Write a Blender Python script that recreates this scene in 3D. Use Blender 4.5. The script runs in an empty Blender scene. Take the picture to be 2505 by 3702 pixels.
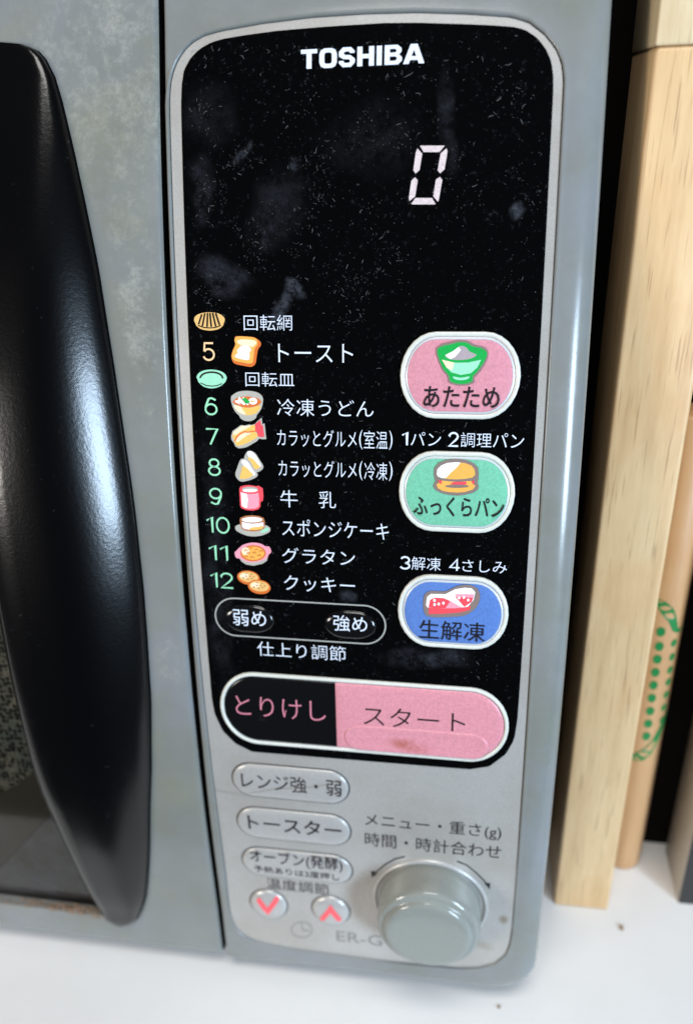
import bpy, bmesh, math, random
import numpy as np
from mathutils import Matrix, Vector, geometry
from mathutils import noise as mnoise
random.seed(7)
MM = 0.001
scene = bpy.context.scene
C = scene.collection

# ---------------------------------------------------------------- camera
cam_d = bpy.data.cameras.new('camera')
cam = bpy.data.objects.new('camera', cam_d)
C.objects.link(cam)
scene.camera = cam
cam_d.sensor_fit = 'VERTICAL'
cam_d.sensor_height = 36.0
cam_d.lens = 28.2
cam_d.clip_start = 0.01
cam_d.clip_end = 20
EX = Vector((0.98745, 0.03706, -0.15354))      # the world axes seen from the camera (right, down, forward)
DN = Vector((0.03687, 0.89115, 0.4522))
EY = Vector((0.15359, -0.45219, 0.8786))
right = Vector((EX[0], EY[0], -DN[0]))
up = -Vector((EX[1], EY[1], -DN[1]))
back = -Vector((EX[2], EY[2], -DN[2]))
m = Matrix((right, up, back)).transposed().to_4x4()
m.translation = Vector((81.9, -187.3, 299.0)) * MM
cam.matrix_world = m
cam_d.dof.use_dof = True
cam_d.dof.focus_distance = 0.219
cam_d.dof.aperture_fstop = 7.0

# ---------------------------------------------------------------- light
world = bpy.data.worlds.new('World')
scene.world = world
world.use_nodes = True
bg = world.node_tree.nodes['Background']
bg.inputs[0].default_value = (0.75, 0.82, 1.0, 1)
bg.inputs[1].default_value = 0.04
scene.view_settings.view_transform = 'Standard'
scene.view_settings.look = 'None'
scene.view_settings.exposure = 0
scene.view_settings.gamma = 1


def area(name, loc, target, sx, sy, power, col):
    d = bpy.data.lights.new(name, 'AREA')
    d.shape = 'RECTANGLE'
    d.size, d.size_y = sx, sy
    d.energy = power
    d.color = col
    o = bpy.data.objects.new(name, d)
    C.objects.link(o)
    o.location = loc
    o.rotation_euler = (Vector(target) - Vector(loc)).to_track_quat('-Z', 'Y').to_euler()
    return o


area('kitchen_lamp', (-0.80, -0.80, 0.26), (0.05, 0, 0.10), 0.32, 0.26, 8.0, (1.0, 0.94, 0.87))
area('window_light', (0.80, -0.64, 0.22), (0.05, 0, 0.22), 0.19, 0.40, 15, (0.60, 0.79, 1.0))
area('ceiling_lamp', (0.15, -0.50, 1.55), (0.05, 0, 0.1), 0.8, 0.5, 15.5, (1.0, 0.98, 0.95))


# ---------------------------------------------------------------- materials
def newmat(name):
    mt = bpy.data.materials.new(name)
    mt.use_nodes = True
    nt = mt.node_tree
    return mt, nt, nt.nodes['Principled BSDF']


def N(nt, t, **k):
    n = nt.nodes.new(t)
    for a, b in k.items():
        if a.startswith('i_'):
            n.inputs[int(a[2:]) if a[2:].isdigit() else a[2:]].default_value = b
        else:
            setattr(n, a, b)
    return n


def srgb(r, g, b):
    f = lambda c: (c / 255 / 12.92) if c / 255 <= .04045 else ((c / 255 + .055) / 1.055) ** 2.4
    return (f(r), f(g), f(b), 1)


def coords(nt, kind='UV', scale=(1, 1, 1), rot=(0, 0, 0)):
    tc = N(nt, 'ShaderNodeTexCoord')
    mp = N(nt, 'ShaderNodeMapping')
    mp.inputs['Scale'].default_value = scale
    mp.inputs['Rotation'].default_value = rot
    nt.links.new(tc.outputs[kind], mp.inputs[0])
    return mp.outputs[0]


def noise(nt, vec, scale, detail=4, rough=.6):
    n = N(nt, 'ShaderNodeTexNoise')
    n.inputs['Scale'].default_value = scale
    n.inputs['Detail'].default_value = detail
    n.inputs['Roughness'].default_value = rough
    nt.links.new(vec, n.inputs['Vector'])
    return n.outputs['Fac']


def ramp(nt, fac, stops):
    r = N(nt, 'ShaderNodeValToRGB')
    e = r.color_ramp.elements
    while len(e) < len(stops):
        e.new(.5)
    for el, (p, c) in zip(e, stops):
        el.position = p
        el.color = c if len(c) == 4 else (*c, 1)
    nt.links.new(fac, r.inputs[0])
    return r.outputs[0]


def mixc(nt, fac, a, b, mode='MIX'):
    n = N(nt, 'ShaderNodeMix', data_type='RGBA', blend_type=mode)
    for s, v in ((0, fac), (6, a), (7, b)):
        if hasattr(v, 'is_linked'):
            nt.links.new(v, n.inputs[s])
        else:
            n.inputs[s].default_value = v
    return n.outputs[2]


def math_(nt, op, a, b=None):
    n = N(nt, 'ShaderNodeMath', operation=op)
    for s, v in ((0, a), (1, b)):
        if v is None:
            continue
        if hasattr(v, 'is_linked'):
            nt.links.new(v, n.inputs[s])
        else:
            n.inputs[s].default_value = v
    return n.outputs[0]


def bump(nt, fac, bs, strength, dist):
    b = N(nt, 'ShaderNodeBump')
    b.inputs['Strength'].default_value = strength
    b.inputs['Distance'].default_value = dist
    nt.links.new(fac, b.inputs['Height'])
    nt.links.new(b.outputs[0], bs.inputs['Normal'])


def smudge(nt, uv, cx, cy, rx, ry, rot, gain):
    """soft elliptical mask round (cx, cy) in millimetres of the panel sheet"""
    mp = N(nt, 'ShaderNodeMapping', vector_type='TEXTURE')
    mp.inputs['Location'].default_value = (cx / 100, cy / 100, 0)
    mp.inputs['Rotation'].default_value = (0, 0, math.radians(rot))
    mp.inputs['Scale'].default_value = (rx / 100, ry / 100, 1)
    nt.links.new(uv, mp.inputs[0])
    ln = N(nt, 'ShaderNodeVectorMath', operation='LENGTH')
    nt.links.new(mp.outputs[0], ln.inputs[0])
    mr = N(nt, 'ShaderNodeMapRange', interpolation_type='SMOOTHSTEP')
    mr.inputs[1].default_value = 1.0
    mr.inputs[2].default_value = 0.25
    mr.inputs[3].default_value = 0
    mr.inputs[4].default_value = gain
    nt.links.new(ln.outputs['Value'], mr.inputs[0])
    return mr.outputs[0]


def flat(name, col, rough=.4, spec=.5, grain=0, metallic=0):
    mt, nt, b = newmat(name)
    b.inputs['Base Color'].default_value = col
    b.inputs['Roughness'].default_value = rough
    b.inputs['Metallic'].default_value = metallic
    b.inputs['Specular IOR Level'].default_value = spec
    if grain:
        v = coords(nt, 'Object')
        f = noise(nt, v, 900, 3)
        c2 = ramp(nt, f, [(.3, tuple(x * (1 - grain) for x in col[:3])), (.7, tuple(min(1, x * (1 + grain)) for x in col[:3]))])
        nt.links.new(c2, b.inputs['Base Color'])
    return mt


M = {}
# painted plastic of the oven body
def body_paint(name, stain):
    mt, nt, b = newmat(name)
    v = coords(nt, 'Object')
    big = noise(nt, v, 28, 5, .65)
    fine = noise(nt, v, 600, 6, .7)
    base = ramp(nt, big, [(.35, (.180, .183, .160)), (.65, (.205, .212, .216))])
    mid = noise(nt, v, 95, 12, .82)
    crust = math_(nt, 'MULTIPLY', ramp(nt, mid, [(.46, (0, 0, 0)), (.66, (1, 1, 1))]), ramp(nt, fine, [(.36, (.25, .25, .25)), (.62, (1, 1, 1))]))
    if stain:
        uv = coords(nt, 'UV')
        a = smudge(nt, uv, -18, 10, 34, 48, -12, 1.0)
        a2 = smudge(nt, uv, -12, 60, 9, 62, -4, .9)
        a3 = smudge(nt, uv, -10, 180, 7, 14, 0, .6)
        a = math_(nt, 'MAXIMUM', math_(nt, 'MAXIMUM', a, a2), a3)
        crust = math_(nt, 'MULTIPLY', crust, math_(nt, 'MULTIPLY', a, stain))
    else:
        crust = math_(nt, 'MULTIPLY', crust, .10)
    col = mixc(nt, crust, base, (.37, .37, .325, 1))
    yel = noise(nt, v, 40, 4, .6)
    col = mixc(nt, math_(nt, 'MULTIPLY', ramp(nt, yel, [(.5, (0, 0, 0)), (.72, (1, 1, 1))]), .38 if stain else .15), col, (.22, .22, .15, 1))
    nt.links.new(col, b.inputs['Base Color'])
    ro = N(nt, 'ShaderNodeMapRange')
    ro.inputs[3].default_value = .20
    ro.inputs[4].default_value = .75
    nt.links.new(crust, ro.inputs[0])
    nt.links.new(ro.outputs[0], b.inputs['Roughness'])
    b.inputs['Specular IOR Level'].default_value = .4
    bump(nt, math_(nt, 'ADD', math_(nt, 'MULTIPLY', fine, .25), crust), b, .25, .00012)
    return mt


M['body'] = body_paint('grey_body_paint', 0)
M['door'] = body_paint('stained_door_paint', .85)

# silver plate
mt, nt, b = newmat('silver_plate')
v = coords(nt, 'Object')
g = noise(nt, v, 2600, 2)
d = noise(nt, v, 30, 6, .65)
col = mixc(nt, ramp(nt, d, [(.42, (0, 0, 0)), (.72, (.55, .55, .55))]), ramp(nt, g, [(.3, (.40, .385, .362)), (.7, (.51, .49, .46))]), (.34, .30, .25, 1))
uv = coords(nt, 'UV')
sp = math_(nt, 'MAXIMUM', smudge(nt, uv, 98, 277, 2.2, 3, 0, .8), smudge(nt, uv, 92, 292, 5, 3, 20, .35))
col = mixc(nt, sp, col, (.25, .19, .12, 1))
nt.links.new(col, b.inputs['Base Color'])
b.inputs['Metallic'].default_value = .35
b.inputs['Roughness'].default_value = .42
bump(nt, g, b, .12, .00005)
M['silver'] = mt
M['key_silver'] = flat('key_silver', (.46, .445, .425, 1), .32, .5, .06, .3)
M['rim_silver'] = flat('rim_silver', (.50, .50, .46, 1), .34, .5, .05, .3)
M['cream_rim'] = flat('cream_rim', (.62, .62, .56, 1), .28, .5, .06)
M['knob'] = flat('pale_knob_plastic', (.24, .25, .225, 1), .12, .5, .03)
M['groove'] = flat('dark_groove', (.05, .05, .048, 1), .5)

# black glossy film with smears and fingerprints
mt, nt, b = newmat('black_film')
uv0 = coords(nt, 'UV')
ob = coords(nt, 'Object')
nz = N(nt, 'ShaderNodeTexNoise')
nz.inputs['Scale'].default_value = 90
nz.inputs['Detail'].default_value = 6
nt.links.new(ob, nz.inputs['Vector'])
vm = N(nt, 'ShaderNodeVectorMath', operation='MULTIPLY_ADD')
nt.links.new(nz.outputs['Color'], vm.inputs[0])
vm.inputs[1].default_value = (.09, .09, 0)
vm.inputs[2].default_value = (-.045, -.045, 0)
va = N(nt, 'ShaderNodeVectorMath', operation='ADD')
nt.links.new(uv0, va.inputs[0])
nt.links.new(vm.outputs[0], va.inputs[1])
uv = va.outputs[0]
cl = noise(nt, ob, 170, 12, .85)
fn = noise(nt, ob, 700, 4, .7)
acc = None
for s in [(32.5, 66.5, 4.2, 3.0, 28, .62), (29.5, 71, 2.4, 7.5, 18, .5), (14, 62, 10, 6, 20, .20), (34, 35, 3, 2.2, 40, .35), (29, 46, 9, 14, 20, .08), (27, 52, 3, 6, 15, .12),
          (19, 32, 4, 1.6, -40, .4), (90.6, 48, 2.4, 3.0, 10, .5), (72, 26, 3, 16, -8, .10), (8, 40, 5, 12, 0, .13), (10, 22, 12, 10, 0, .06), (54, 30, 16, 12, 0, .05),
          (20, 195, 8, 5, 0, .25), (46, 153, 2.5, 3.5, -30, .25), (70, 172, 16, 5, 0, .2), (8, 150, 5, 60, 0, .1)]:
    k = smudge(nt, uv, *s)
    acc = k if acc is None else math_(nt, 'MAXIMUM', acc, k)
wv = N(nt, 'ShaderNodeTexWave', wave_type='RINGS', wave_profile='SIN')
wm = N(nt, 'ShaderNodeMapping', vector_type='TEXTURE')
wm.inputs['Location'].default_value = (.31, .68, 0)
wm.inputs['Rotation'].default_value = (0, 0, .5)
wm.inputs['Scale'].default_value = (1, .7, 1)
nt.links.new(uv, wm.inputs[0])
nt.links.new(wm.outputs[0], wv.inputs[0])
wv.inputs['Scale'].default_value = 60
wv.inputs['Distortion'].default_value = 1.5
ridge = ramp(nt, wv.outputs['Fac'], [(.2, (.55, .55, .55)), (.7, (1, 1, 1))])
acc = math_(nt, 'MULTIPLY', math_(nt, 'MULTIPLY', acc, ridge), ramp(nt, cl, [(.42, (.03, .03, .03)), (.64, (1, 1, 1))]))
speck = math_(nt, 'MULTIPLY', ramp(nt, fn, [(.60, (0, 0, 0)), (.75, (1, 1, 1))]), ramp(nt, cl, [(.45, (.02, .02, .02)), (.7, (.30, .30, .30))]))
acc2 = math_(nt, 'MAXIMUM', acc, speck)
col = mixc(nt, acc2, (.0012, .0012, .0013, 1), (.17, .185, .23, 1))
nt.links.new(col, b.inputs['Base Color'])
ro = N(nt, 'ShaderNodeMapRange')
ro.inputs[3].default_value = .10
ro.inputs[4].default_value = .6
nt.links.new(acc2, ro.inputs[0])
nt.links.new(ro.outputs[0], b.inputs['Roughness'])
b.inputs['Specular IOR Level'].default_value = .3
M['film'] = mt
M['film_plain'] = flat('black_key_plastic', (.004, .004, .0045, 1), .14)

# textured black handle
mt, nt, b = newmat('black_handle_plastic')
ob = coords(nt, 'Object')
f1 = noise(nt, ob, 900, 3, .6)
f2 = noise(nt, ob, 60, 7, .75)
spk = math_(nt, 'MULTIPLY', ramp(nt, noise(nt, ob, 500, 4, .7), [(.64, (0, 0, 0)), (.74, (1, 1, 1))]), ramp(nt, f2, [(.5, (0, 0, 0)), (.7, (.5, .5, .5))]))
col = mixc(nt, spk, (.001, .001, .0012, 1), (.10, .11, .13, 1))
nt.links.new(col, b.inputs['Base Color'])
b.inputs['Roughness'].default_value = .22
b.inputs['Specular IOR Level'].default_value = .42
bump(nt, f1, b, .30, .00012)
M['handle'] = mt
M['rim_dark'] = flat('grey_handle_edge', (.20, .195, .18, 1), .4)

# perforated screen behind the door glass
mt, nt, b = newmat('perforated_screen_metal')
ob = coords(nt, 'UV', (100, 100, 1))
dirt = noise(nt, coords(nt, 'Object'), 60, 5, .7)
vo = N(nt, 'ShaderNodeTexVoronoi', feature='F1', distance='EUCLIDEAN')
vo.inputs['Scale'].default_value = .55
vo.inputs['Randomness'].default_value = .55
nt.links.new(ob, vo.inputs['Vector'])
hol = ramp(nt, vo.outputs['Distance'], [(.40, (0, 0, 0)), (.62, (1, 1, 1))])
col = mixc(nt, hol, (.012, .014, .012, 1), ramp(nt, dirt, [(.35, (.22, .27, .24)), (.62, (.50, .47, .38))]))
nt.links.new(col, b.inputs['Base Color'])
b.inputs['Roughness'].default_value = .5
M['screen'] = mt
mt, nt, b = newmat('dusty_inner_frame')
f = noise(nt, coords(nt, 'Object'), 45, 6, .7)
nt.links.new(ramp(nt, f, [(.38, (.14, .145, .13)), (.62, (.26, .27, .33))]), b.inputs['Base Color'])
b.inputs['Roughness'].default_value = .6
M['inner'] = mt
M['olive'] = flat('olive_inner_frame', (.115, .11, .08, 1), .5, .5, .1)
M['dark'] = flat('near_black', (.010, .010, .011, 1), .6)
M['seal_shade'] = flat('black_door_gap', (.002, .002, .002, 1), .9, .1)  # gasket black, with the shade of the deep gaps put into the colour
M['casing'] = flat('casing_paint', (.05, .045, .04, 1), .5)
mt, nt, b = newmat('door_glass')
nt.nodes.remove(b)
tr = N(nt, 'ShaderNodeBsdfTransparent')
tr.inputs[0].default_value = (.86, .87, .86, 1)
gl = N(nt, 'ShaderNodeBsdfGlossy')
gl.inputs['Roughness'].default_value = .12
mx = N(nt, 'ShaderNodeMixShader')
fr = N(nt, 'ShaderNodeFresnel')
nt.links.new(fr.outputs[0], mx.inputs[0])
nt.links.new(tr.outputs[0], mx.inputs[1])
nt.links.new(gl.outputs[0], mx.inputs[2])
nt.links.new(mx.outputs[0], nt.nodes['Material Output'].inputs[0])
M['glass'] = mt

# lit display digit
mt, nt, b = newmat('lit_display_segment')
f = noise(nt, coords(nt, 'UV', (30, 160, 1)), 3, 2)
col = ramp(nt, f, [(.35, (.62, .50, .60)), (.65, (1, .93, .98))])
b.inputs['Base Color'].default_value = (.1, .1, .1, 1)
nt.links.new(col, b.inputs['Emission Color'])
b.inputs['Emission Strength'].default_value = .85
M['segment'] = mt

# printing inks
for n, c in dict(print_white=(215, 222, 235), print_orange=(240, 200, 150), print_green=(150, 215, 175), print_black=(28, 24, 28), print_pink=(198, 122, 138),
                 print_grey=(125, 122, 118), print_red=(242, 95, 100), ink_tan=(222, 178, 110), ink_dark=(22, 16, 10), ink_rust=(205, 105, 45), ink_orange=(228, 168, 80),
                 ink_cream=(236, 214, 180), ink_white=(238, 236, 236), ink_mint=(150, 212, 180), ink_darkgreen=(20, 60, 35), ink_silver=(172, 168, 158), ink_yellow=(232, 182, 95),
                 ink_green=(25, 160, 70), ink_red=(225, 75, 85), ink_vermilion=(225, 105, 60), ink_pink=(232, 150, 165), ink_rose=(226, 150, 165), ink_brown=(172, 110, 70),
                 ink_taupe=(128, 112, 106), ink_lightgrey=(165, 152, 156), leaf_ink=(30, 120, 60)).items():
    M[n] = flat(n, srgb(*c), .42, .3, .05 if n != 'print_white' else 0)


def key_colour(name, c, stain=None):
    mt, nt, b = newmat(name)
    ob = coords(nt, 'Object')
    f = noise(nt, ob, 1300, 3, .6)
    c0 = srgb(*c)
    col = ramp(nt, f, [(.3, tuple(x * .86 for x in c0[:3])), (.72, tuple(min(1, x * 1.12) for x in c0[:3]))])
    if stain:
        k = math_(nt, 'MULTIPLY', smudge(nt, coords(nt, 'UV'), *stain), ramp(nt, noise(nt, ob, 160, 5, .7), [(.35, (0, 0, 0)), (.6, (1, 1, 1))]))
        col = mixc(nt, k, col, srgb(160, 84, 62))
    nt.links.new(col, b.inputs['Base Color'])
    b.inputs['Roughness'].default_value = .34
    bump(nt, f, b, .2, .00006)
    return mt


M['key_pink'] = key_colour('pink_key_plastic', (205, 138, 150))
M['key_start'] = key_colour('stained_pink_key_plastic', (207, 137, 147), (66, 203, 9, 3.5, 8, .8))
M['key_green'] = key_colour('mint_key_plastic', (112, 184, 152))
M['key_blue'] = key_colour('blue_key_plastic', (86, 120, 184))

# wood
def wood(name, light, dark, scale=1.0, streak=.5):
    mt, nt, b = newmat(name)
    v = coords(nt, 'Object', (scale * 1.0, scale * 1.0, scale * .09))
    f = noise(nt, v, 210, 9, .7)
    f2 = noise(nt, v, 420, 4, .6)
    v3 = coords(nt, 'Object', (1, 1, .045))
    pores = ramp(nt, noise(nt, v3, 1100, 3, .5), [(.60, (0, 0, 0)), (.70, (1, 1, 1))])
    blot = noise(nt, coords(nt, 'Object'), 22, 4, .6)
    col = ramp(nt, f, [(.32, dark), (.62, light)])
    col = mixc(nt, math_(nt, 'MULTIPLY', f2, .35), col, dark + (1,) if len(dark) == 3 else dark)
    col = mixc(nt, math_(nt, 'MULTIPLY', pores, streak), col, (dark[0] * .5, dark[1] * .42, dark[2] * .35, 1))
    col = mixc(nt, math_(nt, 'MULTIPLY', ramp(nt, blot, [(.5, (0, 0, 0)), (.7, (1, 1, 1))]), .35), col, (dark[0] * 1.0, dark[1] * .8, dark[2] * .6, 1))
    nt.links.new(col, b.inputs['Base Color'])
    b.inputs['Roughness'].default_value = .48
    bump(nt, f, b, .2, .0002)
    return mt


M['wood'] = wood('pale_oak', (.74, .505, .27), (.56, .35, .165))
M['wood2'] = wood('paler_oak_block', (.76, .61, .39), (.62, .45, .25))
M['kraft'] = wood('brown_tube_wood', (.58, .33, .155), (.45, .245, .105), 1, .1)
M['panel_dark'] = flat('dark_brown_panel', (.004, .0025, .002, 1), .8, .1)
M['side_light'] = flat('light_board_side', (.42, .37, .31, 1), .5, .5, .05)
M['blackboard'] = flat('charcoal_board_front', (.02, .018, .017, 1), .5, .5, .2)
mt, nt, b = newmat('white_laminate')
ob = coords(nt, 'Object')
f = noise(nt, ob, 12, 6, .65)
col = ramp(nt, f, [(.3, (.70, .69, .675)), (.7, (.755, .75, .742))])
sp = math_(nt, 'MULTIPLY', ramp(nt, noise(nt, ob, 90, 6, .75), [(.66, (0, 0, 0)), (.76, (1, 1, 1))]), .4)
nt.links.new(mixc(nt, sp, col, (.42, .36, .27, 1)), b.inputs['Base Color'])
b.inputs['Roughness'].default_value = .28
M['counter'] = mt
M['wall'] = flat('brown_wall', (.03, .022, .018, 1), .8)
M['crumb'] = flat('toasted_crumb', (.22, .14, .09, 1), .7, .3, .4)
M['lint'] = flat('pale_lint', (.16, .16, .165, 1), .8, .2)
M['crack'] = flat('crack_edge', (.20, .165, .11, 1), .5)
M['cap_sheen'] = flat('painted_cap_sheen', (.50, .52, .53, 1), .25)  # whitish sheen round the cap domes, painted as a pale ring
M['counter_crumb'] = flat('pale_brown_crumb', (.30, .22, .15, 1), .8)
M['foot'] = flat('black_rubber', (.02, .02, .02, 1), .7)

# ---------------------------------------------------------------- the bowed front: (X, s) millimetres on the sheet -> world
ZT = np.arange(-80, 420, .5)
CF = [2.647e-07, 0.0005528325, -0.3082152614, 226.0402077484]
YT = np.polyval(CF, ZT)
DF = np.polyder(CF)
for lo, mk in ((-25, ZT < -25), (235, ZT > 235)):
    YT[mk] = np.polyval(CF, lo) + np.polyval(DF, lo) * (ZT[mk] - lo)
ST = np.concatenate([[0], np.cumsum(np.hypot(np.diff(ZT), np.diff(YT)))])
ST -= np.interp(-20, ZT, ST)


def W(X, s, h=0.0):
    z = float(np.interp(s, ST, ZT))
    y = float(np.interp(s, ST, YT))
    dz = float(np.interp(s + .5, ST, ZT) - np.interp(s - .5, ST, ZT))
    dy = float(np.interp(s + .5, ST, YT) - np.interp(s - .5, ST, YT))
    L = math.hypot(dz, dy)
    nz, ny = dy / L, -dz / L
    return Vector((X * MM, (y + ny * h - 187.3) * MM, (299.0 - z - nz * h) * MM))


# ---------------------------------------------------------------- object helpers
def link(o, parent=None):
    C.objects.link(o)
    if parent is not None:
        o.parent = parent
    return o


def thing(name, label, cat, loc=(0, 0, 0), group=None):
    o = bpy.data.objects.new(name, None)
    C.objects.link(o)
    o.location = loc
    o['label'] = label
    o['category'] = cat
    if group:
        o['group'] = group
    return o


def mesh_obj(name, verts, faces, mats, parent=None, uvs=None, smooth=False, fmat=None, label=None, world=True):
    me = bpy.data.meshes.new(name)
    vs = verts
    if parent is not None and world:
        off = root_loc(parent)
        vs = [Vector(v) - off for v in verts]
    me.from_pydata([tuple(v) for v in vs], [], faces)
    if not isinstance(mats, (list, tuple)):
        mats = [mats]
    for mm in mats:
        me.materials.append(mm)
    if fmat is not None:
        me.polygons.foreach_set('material_index', fmat)
    if uvs is not None:
        ul = me.uv_layers.new(name='sheet')
        li = np.zeros(len(me.loops), dtype=np.int32)
        me.loops.foreach_get('vertex_index', li)
        arr = np.array(uvs, dtype=np.float32)[li] / 100.0
        ul.data.foreach_set('uv', arr.ravel())
    if smooth:
        me.polygons.foreach_set('use_smooth', [True] * len(me.polygons))
    me.update()
    o = bpy.data.objects.new(name, me)
    if label:
        o['label'] = label
    return link(o, parent)


def root_loc(p):
    v = Vector((0, 0, 0))
    while p is not None:
        v += p.location
        p = p.parent
    return v


def pill(cx, cs, hw, hh, straight, n=14):
    rx = max(hw - straight / 2, .01)
    out = []
    for sx, a0 in ((1, -90), (-1, 90)):
        for i in range(n + 1):
            a = math.radians(a0 + 180 * i / n)
            out.append((cx + sx * straight / 2 + rx * math.cos(a), cs + hh * math.sin(a)))
    return out


def insets(cx, cs, hw, hh, straight, prof, n=14):
    """rings of a pill: prof = [(inset, height)]"""
    rings = []
    for ins, h in prof:
        w_, h_ = hw - ins, hh - ins
        st = straight if w_ > straight / 2 + .2 else max(0, 2 * (w_ - .2))
        rings.append([(x, y, h) for x, y in pill(cx, cs, w_, h_, st, n)])
    return rings


def ring_mesh(name, rings, mat, parent, fill=True, smooth=True, label=None, half=None, backwall=None):
    verts, uvs, faces = [], [], []
    n = len(rings[0])
    for r in rings:
        for x, s, h in r:
            verts.append(W(x, s, h))
            uvs.append((x, s))
    for k in range(len(rings) - 1):
        for i in range(n):
            j = (i + 1) % n
            faces.append((k * n + i, (k + 1) * n + i, (k + 1) * n + j, k * n + j))
    if fill:
        k = (len(rings) - 1) * n
        r = rings[-1]
        cx = sum(p[0] for p in r) / n
        cs_ = sum(p[1] for p in r) / n
        verts.append(W(cx, cs_, r[0][2]))
        uvs.append((cx, cs_))
        for i in range(n):
            faces.append((k + i, len(verts) - 1, k + (i + 1) % n))
    return mesh_obj(name, verts, faces, mat, parent, uvs, smooth, label=label)


def sheet(name, outline, h, mat, parent, ds=2.5, label=None, nx=1, thick=0):
    """a sheet with a convex outline laid on the bowed front, cut in rows"""
    ss = [p[1] for p in outline]
    s0, s1 = min(ss), max(ss)
    rows = [s0 + 1e-3, s0 + .03, s0 + .08, s0 + .15, s0 + .25, s0 + .4, s0 + .6, s0 + .9, s0 + 1.2, s0 + 1.6, s0 + 2, s0 + 2.5, s0 + 3, s0 + 3.5, s0 + 4.2, s0 + 5, s0 + 6, s0 + 7, s0 + 8, s0 + 9, s0 + 10.5, s0 + 12, s0 + 14]
    tail = [s1 - (r - s0) for r in rows][::-1]
    k = s0 + 16
    while k < s1 - 16:
        rows.append(k)
        k += ds
    rows += tail
    verts, uvs, faces = [], [], []
    n = len(outline)
    for s in rows:
        xs = []
        for i in range(n):
            (x0, a), (x1, b_) = outline[i], outline[(i + 1) % n]
            if (a <= s < b_) or (b_ <= s < a):
                xs.append(x0 + (x1 - x0) * (s - a) / (b_ - a))
        x0, x1 = min(xs), max(xs)
        for i in range(nx + 1):
            x = x0 + (x1 - x0) * i / nx
            verts.append(W(x, s, h))
            uvs.append((x, s))
    for r in range(len(rows) - 1):
        for i in range(nx):
            a = r * (nx + 1) + i
            faces.append((a, a + nx + 1, a + nx + 2, a + 1))
    if thick:
        nr, st_ = len(rows), nx + 1
        base = len(verts)
        edge = [r * st_ for r in range(nr)] + [(nr - 1) * st_ + i for i in range(1, st_)] + [r * st_ + nx for r in range(nr - 2, -1, -1)] + [i for i in range(nx - 1, 0, -1)]
        for e in edge:
            x, s = uvs[e]
            verts.append(W(x, s, h - thick))
            uvs.append((x, s))
        for i in range(len(edge)):
            j = (i + 1) % len(edge)
            faces.append((edge[i], base + i, base + j, edge[j]))
    return mesh_obj(name, verts, faces, mat, parent, uvs, False, label=label)


def catmull(pts, k=4):
    out, n = [], len(pts)
    for i in range(n):
        p = [np.array(pts[(i + j - 1) % n], float) for j in range(4)]
        for q in range(k):
            u = q / k
            out.append(tuple(.5 * ((2 * p[1]) + (-p[0] + p[2]) * u + (2 * p[0] - 5 * p[1] + 4 * p[2] - p[3]) * u * u + (-p[0] + 3 * p[1] - 3 * p[2] + p[3]) * u ** 3)))
    return out


def polys_on_sheet(name, layers, h, parent, wrap=W, step=.012, label=None):
    """printed picture: layers of (ink, outline)"""
    verts, faces, fm, mats, idx, uvs = [], [], [], [], {}, []
    for li, (ink, pts) in enumerate(layers):
        if ink not in idx:
            idx[ink] = len(mats)
            mats.append(M[ink])
        tris = geometry.tessellate_polygon([[Vector((p[0], p[1], 0)) for p in pts]])
        base = len(verts)
        for p in pts:
            verts.append(wrap(p[0], p[1], h + li * step))
            uvs.append(p)
        for t in tris:
            faces.append(tuple(base + i for i in t))
            fm.append(idx[ink])
    return mesh_obj(name, verts, faces, mats, parent, uvs, False, fm, label=label)


def text_mesh(body, weight=0.0):
    cu = bpy.data.curves.new('lettering', 'FONT')
    cu.body = body
    cu.size = 1
    cu.resolution_u = 3
    cu.offset = weight
    o = bpy.data.objects.new('lettering', cu)
    C.objects.link(o)
    bpy.context.view_layer.update()
    dg = bpy.context.evaluated_depsgraph_get()
    me = bpy.data.meshes.new_from_object(o.evaluated_get(dg))
    vs = [(v.co.x, v.co.y) for v in me.vertices]
    fs = [tuple(p.vertices) for p in me.polygons]
    bpy.data.objects.remove(o)
    bpy.data.curves.remove(cu)
    bpy.data.meshes.remove(me)
    return vs, fs


def arc_(cx, cy, rx, ry, a0, a1, n=14):
    return [(cx + rx * math.cos(math.radians(a0 + (a1 - a0) * i / n)), cy - ry * math.sin(math.radians(a0 + (a1 - a0) * i / n))) for i in range(n + 1)]


NUM = {   # centre lines in a box one high, y down
    '1': (.30, [[(0, .24), (.27, .03), (.27, .97)]]),
    '2': (.60, [[(.03, .27)] + arc_(.30, .29, .26, .26, 175, -25) + [(.42, .56), (.04, .96), (.60, .96)]]),
    '3': (.58, [arc_(.28, .27, .25, .24, 160, -88), arc_(.27, .74, .28, .23, 88, -160)]),
    '4': (.66, [[(.49, .97), (.49, .04), (.03, .72), (.66, .72)]]),
    '5': (.60, [[(.54, .04), (.10, .04), (.07, .46)] + arc_(.29, .66, .28, .30, 140, -160)]),
    '6': (.62, [[(.56, .14)] + arc_(.33, .34, .24, .31, 55, 120, 5) + [(.05, .48), (.03, .66)], arc_(.31, .67, .28, .30, 0, 360, 20)]),
    '7': (.58, [[(.02, .04), (.56, .04), (.20, .97)]]),
    '8': (.60, [arc_(.30, .26, .22, .22, 0, 360, 20), arc_(.30, .72, .27, .25, 0, 360, 20)]),
    '9': (.62, [[(.06, .86)] + arc_(.29, .66, .24, .31, 235, 300, 5) + [(.57, .52), (.59, .34)], arc_(.31, .33, .28, .30, 0, 360, 20)]),
    '0': (.66, [arc_(.33, .5, .30, .46, 0, 360, 28)]),
}


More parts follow.
